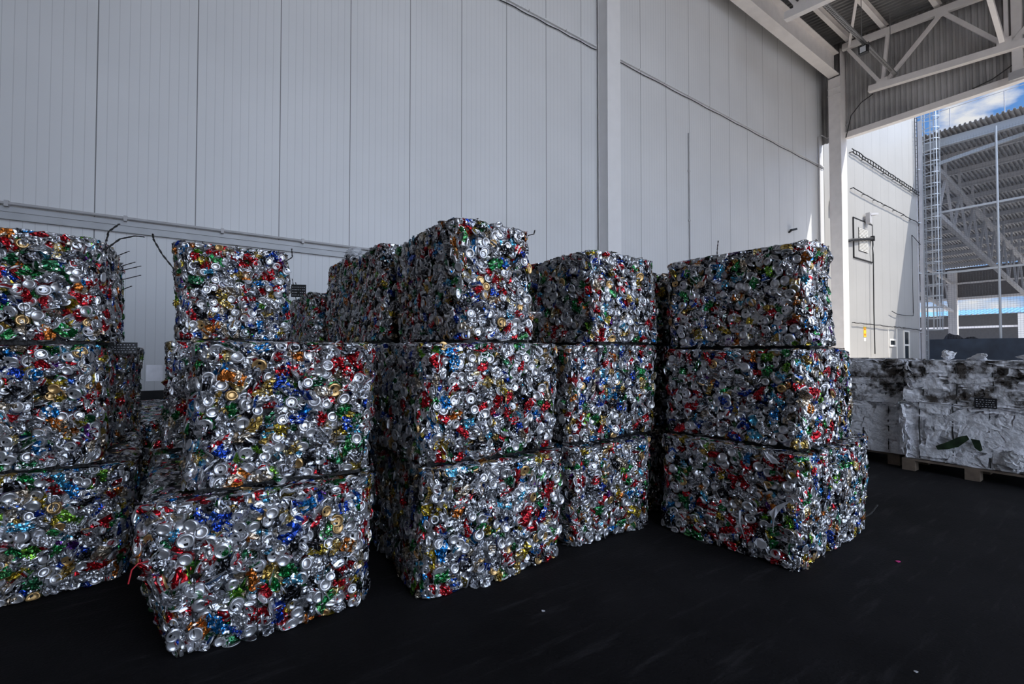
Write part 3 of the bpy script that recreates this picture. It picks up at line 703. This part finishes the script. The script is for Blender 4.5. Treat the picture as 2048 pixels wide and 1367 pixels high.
def bale(label, x0, x1, y0, y1, z0, z1, rot=0.0, dense=('-Y',), light=(), seed=0, nparts=100, cut=None, group='crushed can bales', wires=3, sp=0.052, lens_up=0.0):
    """one bale of crushed cans: compacted core coloured dark as gap shade, about 100 single cans where they show largest, the rest as one stuff part"""
    rg = np.random.default_rng(seed + 100)
    cx, cy = (x0 + x1) / 2, (y0 + y1) / 2; W, D, Hh = x1 - x0, y1 - y0, z1 - z0
    root = thing('aluminium_can_bale', label, 'bale', (cx, cy, z0), R(rot), group)
    c_, s_ = math.cos(R(rot)), math.sin(R(rot)); RM = np.array([[c_, -s_, 0], [s_, c_, 0], [0, 0, 1]])
    ph = rg.uniform(0, 6, 12)
    def warp(P):     # slow bulge and lean of the whole bale
        q = P.copy()
        q[:, 0] += .018 * np.sin(4.1 * P[:, 2] + ph[0]) + .014 * np.sin(5 * P[:, 1] + ph[1])
        q[:, 1] += .016 * np.sin(4.5 * P[:, 2] + ph[2]) + .014 * np.sin(5.5 * P[:, 0] + ph[3])
        top = np.clip(P[:, 2] / Hh, 0, 1)
        q[:, 2] += top * (.005 * np.sin(5 * P[:, 0] + ph[4]) + .004 * np.sin(6 * P[:, 1] + ph[5]))
        # rounded vertical and top edges
        ex = np.clip((np.abs(P[:, 0]) - (W / 2 - .09)) / .09, 0, 1); ey = np.clip((np.abs(P[:, 1]) - (D / 2 - .09)) / .09, 0, 1)
        q[:, 0] -= np.sign(P[:, 0]) * .03 * ex * ey; q[:, 1] -= np.sign(P[:, 1]) * .03 * ex * ey
        ez = np.clip((P[:, 2] - (Hh - .08)) / .08, 0, 1); q[:, 2] -= .012 * ez * np.maximum(ex, ey)
        if cut is not None: q = cut(q, W, D, Hh)
        return q
    # core
    nx, ny, nz_ = 10, 10, 8; V = []; Fc = []
    ins = .05
    for (u, v, n) in list(FACES.values()) + [((1, 0, 0), (0, -1, 0), (0, 0, -1))]:
        u, v, n = map(np.array, (u, v, n)); k0 = len(V)
        dn = .022 if z0 > .1 else 0.0; ext = np.array((W - 2 * ins, D - 2 * ins, Hh - .02 + dn))
        for j in range(9):
            for i in range(9):
                p = (u * (i / 8 - .5) + v * (j / 8 - .5) + n * .5) * ext; p = p + np.array((0, 0, ext[2] / 2 + .003 - dn)); V.append(p)
        Fc += [(k0 + j * 9 + i, k0 + j * 9 + i + 1, k0 + (j + 1) * 9 + i + 1, k0 + (j + 1) * 9 + i) for j in range(8) for i in range(8)]
    V = warp(np.array(V)); V[:, 2] = np.maximum(V[:, 2], 0.002 - .022 * (z0 > .1))
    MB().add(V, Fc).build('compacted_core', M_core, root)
    # cans
    P = []; Nn = []; Uu = []; lay = []; edge = []
    for fkey in tuple(dense) + tuple(light):
        u, v, n = map(lambda t: np.array(t, float), FACES[fkey])
        full = fkey in dense
        ext = np.array((W, D, Hh)); lu = abs(u) @ ext; lv = abs(v) @ ext
        for layer, step in (((0, sp), (1, sp * 1.25)) if full else ((0, sp * 1.3),)):
            a = np.arange(step / 2, lu, step); b = np.arange(step * .55, lv, step * .92)
            A, B = np.meshgrid(a, b); A = A + (np.arange(len(b)) % 2 * step / 2)[:, None]
            A = A.ravel() + rg.normal(0, step * .22, A.size); B = B.ravel() + rg.normal(0, step * .22, B.size)
            ok = (A > .008) & (A < lu - .008); A, B = A[ok], B[ok]
            off = -.006 - rg.random(A.size) * .030 if layer == 0 else -.046 - rg.random(A.size) * .02
            p = u * (A - lu / 2)[:, None] + v * (B - lv / 2)[:, None] + n * ((abs(n) @ ext) / 2 + off)[:, None] + np.array((0, 0, Hh / 2))
            e_ = np.minimum(np.minimum(A, lu - A), np.minimum(B, lv - B))
            P.append(p); Nn.append(np.tile(n, (len(p), 1))); Uu.append(np.tile(u, (len(p), 1))); lay.append(np.full(len(p), layer)); edge.append(e_)
    P = np.vstack(P); Nn = np.vstack(Nn); Uu = np.vstack(Uu); lay = np.concatenate(lay); edge = np.concatenate(edge); N = len(P)
    P[:, 2] = np.clip(P[:, 2], .022, Hh - .03)
    def squash(q):   # the press leaves every face flat
        q = q.copy(); wl = np.array((W / 2, D / 2)) - .004
        over = np.abs(q[:, :2]) - wl; q[:, :2] = np.where(over > 0, np.sign(q[:, :2]) * (wl + over * .5), q[:, :2])
        o_ = q[:, 2] - (Hh - .016); q[:, 2] = np.where(o_ > 0, np.minimum(Hh - .016 + o_ * .28, Hh + .004), q[:, 2])
        o_ = .012 - q[:, 2]; q[:, 2] = np.where(o_ > 0, .012 - o_ * .25, q[:, 2])
        return warp(q)
    Pf = warp(P)
    t = rg.random(N)
    kind = np.where(lay == 1, np.where(t < .5, 'sheet', 'side'), np.where(t < .23, 'base', np.where(t < .36, 'lid', np.where(t < .72, 'side', 'sheet'))))
    pi = np.array([rg.choice(PK[k]) for k in kind])
    pal = rg.choice(len(PALETTE), N, p=PW); end = rg.random(N) < np.where(kind == 'lid', .17, .02)
    # orientation
    tilt = np.where(np.isin(kind, ['base', 'lid']), .24, .42)
    Z = Nn + rg.normal(0, 1, (N, 3)) * tilt[:, None] * .75; Z /= np.linalg.norm(Z, axis=1)[:, None]
    Tt = rg.normal(0, 1, (N, 3)); X = np.cross(Tt, Z); X /= np.linalg.norm(X, axis=1)[:, None]; Y = np.cross(Z, X)
    sc = rg.uniform(.86, 1.18, N)
    M3 = np.stack([X, Y, Z], axis=2) * sc[:, None, None]
    # which cans show largest: outer layer, facing the camera, near it
    Pw = P @ RM.T + np.array((cx, cy, z0)); Nw = Nn @ RM.T
    d = CAMP - Pw; dist = np.linalg.norm(d, axis=1); fac = (Nw * d).sum(1) / dist
    score = np.where((lay == 0) & (edge > .05) & (P[:, 2] > .045) & (P[:, 2] < Hh - .05), fac, -1) * sc ** 2 / dist ** 2 * np.where(np.isin(kind, ['base', 'lid']), 1.25, 1.0) * np.where(kind == 'sheet', .6, 1)
    order = np.argsort(-score)[:nparts] if nparts else np.array([], int)
    solo = np.zeros(N, bool); solo[order] = True; solo &= score > 0
    for i in np.nonzero(solo)[0]:
        o = bpy.data.objects.new('crushed_can', can_mesh(int(pi[i]), int(pal[i]), bool(end[i]))); COL.objects.link(o); o.parent = root
        m4 = Matrix.Identity(4)
        for r_ in range(3):
            for c2_ in range(3): m4[r_][c2_] = float(M3[i, r_, c2_])
            m4[r_][3] = float(Pf[i, r_] + (.004 if kind[i] in ('base', 'lid') else -.004) * Nn[i, r_])
        o.matrix_local = m4
    VV = []; FF = []; CC = []; SS = []; AA = []; base = 0
    rest = np.nonzero(~solo)[0]
    for k in range(len(PROTO)):
        idx = rest[pi[rest] == k]
        if not len(idx): continue
        _, V, Fq, T, Sm = PROTO[k]
        VV.append((np.einsum('nij,vj->nvi', M3[idx], V) + P[idx][:, None, :]).reshape(-1, 3))
        FF.append((Fq[None] + (np.arange(len(idx)) * len(V))[:, None, None] + base).reshape(-1, 4)); base += len(idx) * len(V)
        tab = np.array([[PALETTE[a][0], PALETTE[a][1], GOLD if b else SIL, DARKC] for a, b in zip(pal[idx], end[idx])])
        CC.append(tab[:, T, :].reshape(-1, 3)); SS.append(np.tile(Sm, len(idx))); AA.append(np.tile(T < 2, len(idx)))
    VV = squash(np.vstack(VV)); VV[:, 2] = np.maximum(VV[:, 2], 0.001)
    o = bpy.data.objects.new('crushed_cans', np_mesh('crushed_cans', VV, np.vstack(FF), np.vstack(CC), np.concatenate(SS), M_can, np.concatenate(AA))); COL.objects.link(o); o.parent = root
    o['kind'] = 'stuff'
    # baling wires round the bale
    for k in range(wires):
        x = (k + 1) / (wires + 1) * W - W / 2 + rg.uniform(-.03, .03)
        pts = []
        e_ = -.004
        for (a, b, n) in ((np.array((x, -D / 2 - e_, .02)), np.array((x, -D / 2 - e_, Hh)), 8), (np.array((x, -D / 2, Hh + e_)), np.array((x, D / 2, Hh + e_)), 8), (np.array((x, D / 2 + e_, Hh)), np.array((x, D / 2 + e_, .02)), 5)):
            pts += [a + (b - a) * i / n + rg.normal(0, .003, 3) for i in range(n + 1)]
        MB().tube(warp(np.array(pts)), .0022, 5).build('baling_wire', M_wire, root)
    return root

def chew(q, W, D, H):      # broken lower left corner of the front bale
    left = np.clip(1 - (q[:, 0] + W / 2) / .22, 0, 1); low = np.clip(1 - q[:, 2] / (H * .62), 0, 1) ** .6
    front = np.clip(1 - (q[:, 1] + D / 2) / .7, 0, 1)
    q[:, 0] += .17 * left * low * front
    return q
bale('can bale at the left edge, lowest of its stack of three', -1.75, -.36, 3.68, 4.60, 0, .725, 1, ('-Y', '+X'), ('T',), 1)
bale('can bale at the left edge, middle of its stack of three', -1.7, -.50, 3.72, 4.60, .725, 1.46, 0, ('-Y', '+X'), ('T',), 2)
bale('can bale at the left edge, topmost of its stack, with twisted wires sticking up', -1.75, -.48, 3.72, 4.55, 1.46, 2.12, 0, ('-Y', '+X', 'T'), (), 3)
bale('dark lowest can bale of the second stack behind the left edge stack', -1.5, -.42, 4.70, 5.66, 0, .73, 0, ('+X',), ('-Y',), 4, 60)
bale('dark middle can bale of the second stack behind the left edge stack', -1.5, -.44, 4.70, 5.64, .73, 1.46, 0, ('+X',), ('-Y',), 5, 60)
bale('dark topmost can bale behind the left edge stack, bristling with wire ends', -1.5, -.60, 4.68, 5.60, 1.46, 2.20, 0, ('+X', '-Y'), ('T',), 6, 60)
bale('nearest can bale, on the floor at front left with a broken lower corner', -.22, .85, 2.56, 3.68, 0, .735, -2, ('-Y', '-X', 'T'), ('+X',), 7, 100, chew)
bale('can bale with a sharp square front, upper of the two nearest at front left', -.045, .84, 2.60, 3.70, .735, 1.465, -1.5, ('-Y', '-X'), ('T', '+X'), 8)
bale('dark lowest can bale directly behind the nearest front left bales', -.25, .80, 3.80, 4.94, 0, .74, 0, ('-X',), ('-Y',), 9, 20)
bale('dark can bale behind the front left stack carrying the small wall-facing top bale', -.21, .76, 3.84, 4.94, .74, 1.49, 0, ('-X', '-Y'), ('T', '+X'), 10, 60)
bale('small can bale standing alone on top behind the front left stack, wall behind it', -.16, .615, 4.06, 4.90, 1.49, 2.235, 2, ('-Y', '-X'), ('T', '+X'), 11)
bale('can bale on the floor in the dark gap by the white wall, nearer of two', -.95, .35, 5.80, 6.90, 0, .73, 2, ('-Y', 'T'), (), 12, 30)
bale('can bale on the floor in the dark gap, touching the white wall', -.9, .40, 7.0, 8.2, 0, .74, -2, ('T',), ('-Y',), 13, 20)
bale('lowest can bale of the tall middle stack, standing on the floor', 1.06, 2.09, 2.36, 3.50, 0, .748, 0, ('-Y', '-X'), ('T', '+X'), 14)
bale('middle can bale of the tall middle stack, bright front under the tallest bale', 1.05, 2.07, 2.41, 3.54, .748, 1.475, 0, ('-Y', '-X'), ('T', '+X'), 15)
bale('tallest topmost can bale of the middle stack, bright narrow front', 1.33, 1.965, 2.54, 3.76, 1.475, 2.27, -1, ('-Y', '-X'), ('T', '+X'), 16)
for lv, (za, zb) in enumerate(((0, .75), (.75, 1.49))):
    w_ = ('lowest', 'middle')[lv]
    bale(f'dark {w_} can bale in the narrow gap behind the middle stack', 1.02, 2.04, 3.62, 4.76, za, zb, 0, ('-X',), (), 17 + lv, 20)
bale('dark can bale in the top row behind the tallest bale, first one back', 1.28, 2.06, 3.84, 4.92, 1.49, 2.36, 1, ('-X',), ('T', '-Y'), 20, 80)
bale('dark can bale in the top row with clear plastic film lying on it', 1.30, 2.1, 4.98, 5.95, 1.49, 2.46, -1, ('-X',), ('T', '-Y'), 21, 80)
bale('dark low can bale at the far left end of the middle top row', 1.12, 2.0, 6.10, 7.60, 1.49, 2.17, 0, ('-X', '-Y'), ('T',), 22, 60)
for lv, (za, zb) in enumerate(((0, .75), (.75, 1.49))):
    for k, (ya, yb) in enumerate(((4.84, 5.98), (6.1, 7.6))):
        bale(f'{("lowest", "middle")[lv]} can bale hidden {("deep", "deepest")[k]} in the row behind the middle stack', 1.04, 2.06, ya, yb, za, zb, 0, (), ('-X',), 23 + lv * 2 + k, 0, wires=0)
bale('lowest can bale of the stack between the middle and right stacks', 2.20, 3.05, 2.40, 3.50, 0, .738, 1, ('-Y', '-X'), ('T', '+X'), 30)
bale('middle can bale of the stack between the middle and right stacks', 2.19, 3.17, 2.45, 3.52, .738, 1.47, 0, ('-Y', '-X'), ('T', '+X'), 31)
bale('topmost can bale of the stack between the middle and right stacks', 2.44, 3.25, 2.48, 3.40, 1.47, 2.20, 2, ('-Y', '-X'), ('T', '+X'), 32)
for lv, (za, zb) in enumerate(((0, .74), (.74, 1.47), (1.47, 2.12))):
    bale(f'dark {("lowest", "middle", "topmost")[lv]} can bale glimpsed in the slit between the two right-hand stacks', 3.29, 4.35, 2.60, 3.64, za, zb, 0, ('-X',), ('-Y', '+X', 'T'), 40 + lv, 12)
bale('lowest and widest can bale of the right stack with white torn tags', 3.10, 4.42, 1.36, 2.42, 0, .755, 3, ('-Y', '-X'), ('T', '+X'), 33)
bale('middle can bale of the right stack', 3.21, 4.17, 1.38, 2.44, .755, 1.435, 3, ('-Y', '-X'), ('T', '+X'), 34)
bale('topmost can bale of the right stack, nearest the gate column', 3.31, 3.87, 1.37, 2.47, 1.435, 2.175, 4, ('-Y', '-X', 'T'), ('+X',), 35)

# ================================================================== PAPER BALES
def make_leaf():
    n, m_ = 6, 6; L, W = rng.uniform(.20, .36), rng.uniform(.14, .26)
    V = np.array([((i / n - .5) * W, (j / m_ - .5) * L, 0) for j in range(m_ + 1) for i in range(n + 1)])
    for _ in range(4):
        a = rng.uniform(0, math.pi); s = np.cos(a) * V[:, 0] + np.sin(a) * V[:, 1] - rng.normal(0, .04); V[:, 2] += np.abs(s) * rng.uniform(-.26, .2)
    V[:, 2] -= V[:, 2].mean(); V += rng.normal(0, .004, V.shape)
    Fc = np.array([(j * (n + 1) + i, j * (n + 1) + i + 1, (j + 1) * (n + 1) + i + 1, (j + 1) * (n + 1) + i) for j in range(m_) for i in range(n)])
    return V, Fc
LEAF = [make_leaf() for _ in range(20)]
def paper_bale(label, x0, x1, y0, y1, z0, z1, seed, material, strata=False, nw=5, loose=0):
    rg = np.random.default_rng(seed)
    cx, cy = (x0 + x1) / 2, (y0 + y1) / 2; W, D, Hh = x1 - x0, y1 - y0, z1 - z0
    root = thing('paper_bale', label, 'bale', (cx, cy, z0), 0, 'waste paper bales')
    VV = []; FF = []; CC = []; base = 0
    wp = np.array([-D / 2 + (k + .5) * D / nw for k in range(nw)])
    def pinch(p):   # wires bite into the bale, paper bulges between them
        d = np.abs(p[:, 1][:, None] - wp[None]).min(1); w_ = D / nw / 2
        b = .03 * (np.clip(d / w_, 0, 1) ** .7)
        q = p.copy(); q[:, 0] += np.sign(p[:, 0]) * b * (np.abs(p[:, 0]) > W / 2 - .06); q[:, 2] += .3 * b * (p[:, 2] > Hh - .06); return q
    # core
    Vc = []; Fc = []
    for (u, v, n) in list(FACES.values()) + [((1, 0, 0), (0, -1, 0), (0, 0, -1))]:
        u, v, n = map(np.array, (u, v, n)); k0 = len(Vc); ext = np.array((W - .05, D - .05, Hh - .03))
        Vc += [(u * (i / 20 - .5) + v * (j / 20 - .5) + n * .5) * ext + np.array((0, 0, ext[2] / 2 + .002)) for j in range(21) for i in range(21)]
        Fc += [(k0 + j * 21 + i, k0 + j * 21 + i + 1, k0 + (j + 1) * 21 + i + 1, k0 + (j + 1) * 21 + i) for j in range(20) for i in range(20)]
    VV.append(pinch(np.array(Vc))); FF.append(np.array(Fc)); CC.append(np.full((len(Fc), 3), .7)); base = len(Vc)
    for fkey in ('-X', '-Y', '+Y', 'T', '+X'):
        u, v, n = map(lambda t: np.array(t, float), FACES[fkey]); ext = np.array((W, D, Hh)); lu = abs(u) @ ext; lv = abs(v) @ ext
        cnt = int(lu * lv / (.0062 if fkey in ('-X', 'T', '+Y', '-Y') else .02))
        A = rg.uniform(-.5, .5, cnt) * lu; B = rg.uniform(-.5, .5, cnt) * lv
        p = u * A[:, None] + v * B[:, None] + n * ((abs(n) @ ext) / 2 - .012 + rg.normal(0, .008, cnt))[:, None] + np.array((0, 0, Hh / 2))
        p = pinch(p)
        Z = n + rg.normal(0, .11, (cnt, 3)); 
        if strata and fkey != 'T': Z += rg.normal(0, .55, cnt)[:, None] * np.array((0, 0, 1.0))
        Z /= np.linalg.norm(Z, axis=1)[:, None]
        T_ = rg.normal(0, 1, (cnt, 3)) if not strata else np.array((0, 0, 1.0)) + rg.normal(0, .12, (cnt, 3))
        X = np.cross(T_, Z); X /= np.linalg.norm(X, axis=1)[:, None]; Y = np.cross(Z, X)
        M3 = np.stack([X * (1.4 if strata else 1), Y * (.45 if strata else 1), Z], axis=2)
        for i in range(cnt):
            V, Fq = LEAF[rg.integers(len(LEAF))]
            q = V @ M3[i].T + p[i]
            lim = np.array((W / 2 + .035, D / 2 + .035)); o_ = np.abs(q[:, :2]) - lim; q[:, :2] = np.where(o_ > 0, np.sign(q[:, :2]) * (lim + o_ * .15), q[:, :2]); q[:, 2] = np.clip(q[:, 2], .003 + .01 * rg.random(), Hh + .004 + .015 * rg.random())
            VV.append(q); FF.append(Fq + base); base += len(q)
            g = rg.uniform(.78, .95); CC.append(np.tile((g, g * .995, g * 1.03), (len(Fq), 1)))
    o = bpy.data.objects.new('paper_sheets', np_mesh('paper_sheets', np.vstack(VV), np.vstack(FF), np.vstack(CC), np.zeros(sum(map(len, FF)), bool), material))
    COL.objects.link(o); o.parent = root; o['kind'] = 'stuff'
    for y in wp:
        pts = [(-W / 2 - .028, y + .004 * math.sin(z * 20), z) for z in np.linspace(.02, Hh + .012, 8)] + [(x, y, Hh + .016) for x in np.linspace(-W / 2, W / 2, 6)]
        MB().tube(pts, .006, 5).build('baling_wire', M_wire, root)
    return root
def crumple(name, label, cat, loc, size, seed, material, flat=1.0, group=None):
    rg = np.random.default_rng(seed); n = 16; V = []; Fc = []
    for j in range(n + 1):
        for i in range(n):
            t = math.pi * j / n; a = 2 * math.pi * i / n
            V.append((math.sin(t) * math.cos(a), math.sin(t) * math.sin(a), math.cos(t)))
    V = np.array(V); Fc = [(j * n + i, j * n + (i + 1) % n, (j + 1) * n + (i + 1) % n, (j + 1) * n + i) for j in range(n) for i in range(n)]
    for _ in range(26):
        d = rg.normal(0, 1, 3); d /= np.linalg.norm(d); s = V @ d - rg.uniform(.1, .8)
        V -= np.outer(np.maximum(s, 0) * rg.uniform(.3, .9), d)
    V += rg.normal(0, .035, V.shape); V *= np.array(size) / 2; V[:, 2] *= flat; V[:, 2] -= V[:, 2].min()
    me = np_mesh(name, V, np.array(Fc), np.full((len(Fc), 3), .72) * np.array((1, 1, 1.03)), np.zeros(len(Fc), bool), material)
    o = bpy.data.objects.new(name, me); COL.objects.link(o); o.location = loc
    return tag(o, label, cat, group)
paper_bale('lower white paper bale at the right edge, on the pallet', 7.0, 8.1, .40, 1.84, .14, .80, 41, M_paper)
paper_bale('upper white paper bale at the right edge, soiled, on the cleaner one', 7.02, 8.1, .38, 1.80, .80, 1.285, 42, M_paperdirty, True)
paper_bale('lower white paper bale right beside the can stacks', 7.15, 8.2, 1.90, 3.2, .14, .76, 43, M_paper)
paper_bale('upper brown-stained paper bale right beside the can stacks', 7.15, 8.2, 1.92, 3.2, .76, 1.295, 44, M_paperdirty, True)
def pallet(label, x0, x1, y0, y1):
    root = thing('wooden_pallet', label, 'pallet', ((x0 + x1) / 2, (y0 + y1) / 2, 0)); W, D = x1 - x0, y1 - y0
    for i in range(7): MB().box((-W / 2 + i * (W - .12) / 6, -D / 2, .118), (-W / 2 + i * (W - .12) / 6 + .12, D / 2, .138)).build('deck_board', M_wood, root)
    for y in (-D / 2, -.06, D / 2 - .12): 
        MB().box((-W / 2, y, .098), (W / 2, y + .12, .118)).build('stringer_board', M_wood, root)
        for x in (-W / 2, -.07, W / 2 - .14): MB().box((x, y, .0), (x + .14, y + .12, .098)).build('block', M_wood, root)
pallet('wooden pallet under the paper bales at the right edge', 6.96, 8.1, .66, 1.86)
pallet('wooden pallet under the paper bales beside the can stacks', 7.14, 8.2, 1.93, 3.1)
crumple('crumpled_paper', 'larger crumpled white paper ball on the right paper bales, left one', 'paper', (7.18, 1.47, 1.295), (.34, .32, .24), 51, M_paper)
crumple('crumpled_paper', 'crumpled white paper lump on the right paper bales, beside the bigger ball', 'paper', (7.15, 1.22, 1.295), (.30, .28, .24), 52, M_paper)
crumple('crumpled_paper', 'flat crumpled paper heap on the paper bales at the right edge', 'paper', (7.2, .84, 1.295), (.4, .36, .17), 53, M_paper)
# torn sheets hanging at the lower right bale
def torn(name, label, cat, loc, pts, material, rz_=0):
    o = MB()
    n = len(pts) // 2
    V = [(0.0 + .006 * math.sin(i * 2.1), p[0], p[1]) for i, p in enumerate(pts)]; V2 = [(v[0] + .002, v[1], v[2]) for v in V]; k = len(V)
    o.add(V + V2, [tuple(range(k)), tuple(range(2 * k - 1, k - 1, -1))] + [(i, (i + 1) % k, k + (i + 1) % k, k + i) for i in range(k)])
    b = o.build(name, material, None, loc); b.rotation_euler = (0, 0, rz_); return tag(b, label, cat)
crumple('torn_paper', 'torn white sheet bulging from the lower paper bale at the right edge', 'paper', (6.93, .93, .17), (.20, .40, .36), 55, M_paper)
M_green = mat('green_printed_carton', (.022, .045, .018), .5, var=.7, scale=14)
torn('flattened_carton', 'dark green flattened carton pressed in the lower right paper bale', 'carton', (6.93, 1.33, .29), [(-.06, .16), (.03, .06), (.12, .02), (.2, 0), (.22, .04), (.12, .10), (.03, .17), (-.04, .20)], M_green)
torn('flattened_carton', 'small green and dark carton scrap in the lower right paper bale', 'carton', (6.93, 1.20, .33), [(-.01, 0), (.03, .03), (.06, .13), (-.01, .12), (-.03, .02)], M_green)
def labeltag(label, loc, w, h, rz_, lines=True, material=M_dark, rx=0.0):
    root = thing('bale_tag', label, 'tag', loc, rz_); root.rotation_euler = (rx, 0, rz_)
    MB().box((-w / 2, -.0015, 0), (w / 2, .0015, h)).build('card', material, root)
    if lines:
        for k in range(4):
            x = -w * .42; rgg = random.Random(int(loc[0] * 99) + k)
            while x < w * .38:
                l_ = rgg.uniform(.03, .09) * w; MB_ = MB().box((x, -.003, h * (.14 + .21 * k)), (x + l_, -.0016, h * (.14 + .21 * k) + h * .055)); MB_.build('print', M_paperw if material is M_dark else M_dark, root); x += l_ + rgg.uniform(.03, .10) * w
    return root
labeltag('black printed tag on the seam of the right paper bales', (6.93, 1.14, .80), .17, .11, R(-90))
labeltag('black printed tag standing on wires at the far end of the middle top row', (1.17, 7.05, 2.18), .20, .18, R(-25))
labeltag('small dark printed label on the seam in the dark gap of the left stacks', (-.47, 4.655, 1.385), .15, .09, 0)
labeltag('white card tag hanging in the dark gap at the front left stack', (-.245, 4.0, 1.20), .10, .11, R(-20), False, M_paperw)

# ================================================================== WIRE ENDS, SCRAPS, LITTER
def wire_end(label, pts, r=.006):
    p0 = np.array(pts[0]); o = MB()
    P = [np.array(p) - p0 for p in pts]
    # two twisted strands
    Q = []
    for a, b in zip(P[:-1], P[1:]): Q += [a + (b - a) * t for t in np.linspace(0, 1, 7)[:-1]]
    Q.append(P[-1])
    for s in (0, math.pi): o.tube([q + .6 * r * np.array((math.cos(i * 1.3 + s), math.sin(i * 1.3 + s), 0)) for i, q in enumerate(Q)], r * .62, 5)
    b = o.build('twisted_wire', M_wire, None, tuple(p0)); return tag(b, label, 'wire', 'twisted bale wires')
wire_end('twisted wire rising from the top right corner of the left edge stack, upright one', [(-.50, 3.85, 2.05), (-.48, 3.85, 2.17), (-.43, 3.86, 2.23)])
wire_end('twisted wire leaning right from the top corner of the left edge stack', [(-.50, 3.86, 2.05), (-.43, 3.9, 2.14), (-.36, 3.95, 2.18), (-.31, 3.95, 2.18)])
for k, (z, l_) in enumerate(((2.22, .12), (2.13, .16), (2.10, .2), (2.02, .2), (1.92, .14))):
    wire_end(('uppermost', 'second', 'third', 'fourth', 'lowest')[k] + ' wire end bristling from the dark topmost bale behind the left edge stack', [(-.62, 5.0, z - .04), (-.62 + l_ * .5, 5.05, z), (-.62 + l_, 5.1, z + .05)], .005)
wire_end('long twisted wire leaning left from the small top bale by the white wall', [(-.15, 4.1, 2.0), (-.22, 4.1, 2.1), (-.27, 4.1, 2.2), (-.275, 4.1, 2.24)])
wire_end('bent wire at the top right corner of the small bale by the white wall', [(.58, 4.1, 2.14), (.63, 4.1, 2.18), (.625, 4.1, 2.25)], .005)
wire_end('short bent wire sticking up at the top right of the tallest middle bale', [(1.88, 2.6, 2.20), (1.94, 2.6, 2.235), (1.985, 2.6, 2.25), (1.995, 2.6, 2.28)], .005)
wire_end('short wire sticking up from the topmost right stack bale', [(3.32, 2.0, 2.12), (3.325, 2.0, 2.2), (3.34, 2.0, 2.27)], .004)
wire_end('thin black wire poking from the foot of the right stack', [(4.40, 1.42, .08), (4.48, 1.40, .1), (4.56, 1.38, .16)], .006)
wire_end('left wire holding the black tag at the far end of the middle top row', [(1.16, 7.1, 2.1), (1.12, 7.08, 2.25), (1.09, 7.08, 2.44)])
wire_end('right wire beside the black tag at the far end of the middle top row', [(1.2, 7.0, 2.1), (1.17, 7.0, 2.22), (1.12, 7.0, 2.38)])
def film(label, loc, size, seed):
    return crumple('plastic_film', label, 'plastic film', loc, size, seed, M_film)
film('crumpled clear plastic film on top of the dark middle row', (1.38, 5.1, 2.43), (.38, .42, .22), 61)
# green bottle
gb = thing('plastic_bottle', 'green crushed plastic bottle poking out of the right stack', 'bottle', (4.15, 1.50, .97))
bt = MB()
prof = [(-.06, .03), (-.02, .036), (.03, .032), (.08, .037), (.13, .033), (.165, .03), (.185, .018), (.205, .012), (.22, .012)]
Vb = []; n = 12
for i, (x, r) in enumerate(prof): Vb += [(x, r * math.cos(2 * math.pi * k / n) * .8, r * math.sin(2 * math.pi * k / n) - .18 * x) for k in range(n)]
bt.add(Vb, [(i * n + k, i * n + (k + 1) % n, (i + 1) * n + (k + 1) % n, (i + 1) * n + k) for i in range(len(prof) - 1) for k in range(n)] + [tuple(range(n)), tuple(range(len(Vb) - 1, len(Vb) - n - 1, -1))], True)
bt.build('bottle_body', M_bottle, gb)
# white torn tags on the right stack
torn('paper_tag', 'torn white paper tag tied on the lowest right stack bale', 'tag', (3.05, 1.475, .345), [(0, -.10), (.008, -.01), (.02, .02), (-.02, .07), (-.06, .10), (-.12, .135), (-.06, .075), (-.03, .03), (-.012, -.01)], M_paperw, R(3))
torn('paper_tag', 'round white paper scrap low on the lowest right stack bale', 'paper', (3.055, 1.55, .11), [(0, 0), (.03, .005), (.045, .03), (.03, .06), (.0, .068), (-.03, .05), (-.035, .02)], M_paperw, R(3))
torn('paper_strip', 'thin white paper strip on the left face of the lowest right stack bale', 'paper', (3.05, 1.68, .15), [(-.02, 0), (-.012, 0), (.012, .08), (.014, .17), (.006, .17), (.004, .08)], M_paperw, R(3))
torn('paper_strip', 'short white paper strip near the seam of the lowest right stack bale', 'paper', (3.06, 1.48, .69), [(-.05, 0), (.0, -.01), (.03, .03), (.05, .06), (.0, .04)], M_paperw, R(3))
# red ribbon at the foot of the front bale
rb = MB().tube([(-.17, 2.60, .47), (-.205, 2.585, .475), (-.225, 2.58, .455), (-.235, 2.575, .40)], .0035, 5)
tag(rb.build('red_ribbon', M_red), 'red plastic ribbon hanging at the left side of the nearest bale', 'ribbon')
# floor litter
def litter(label, x, y, s, seed, material, cat='litter'):
    rg = random.Random(seed)
    V = [(math.cos(a) * s * rg.uniform(.5, 1), math.sin(a) * s * rg.uniform(.4, .8), rg.uniform(.001, .006)) for a in np.linspace(0, 2 * math.pi, 8)[:-1]]
    V2 = [(v[0], v[1], v[2] + .002) for v in V]; k = len(V)
    o = MB().add(V + V2, [tuple(range(k - 1, -1, -1)), tuple(range(k, 2 * k))] + [(i, (i + 1) % k, k + (i + 1) % k, k + i) for i in range(k)]).build('litter_scrap', material, None, (x, y, 0.001))
    tag(o, label, cat)
litter('tiny pink plastic scrap on the floor right of the right stack', 3.86, 1.06, .025, 1, M_pink)
litter('tiny white scrap on the floor in front of the nearest bale', .2, 1.92, .012, 2, M_paperw)
litter('tiny white scrap on the floor in front of the right stack', 2.6, .66, .012, 3, M_paperw)
litter('tiny white scrap on the floor below the middle stack', 1.55, 1.95, .014, 4, M_paperw)
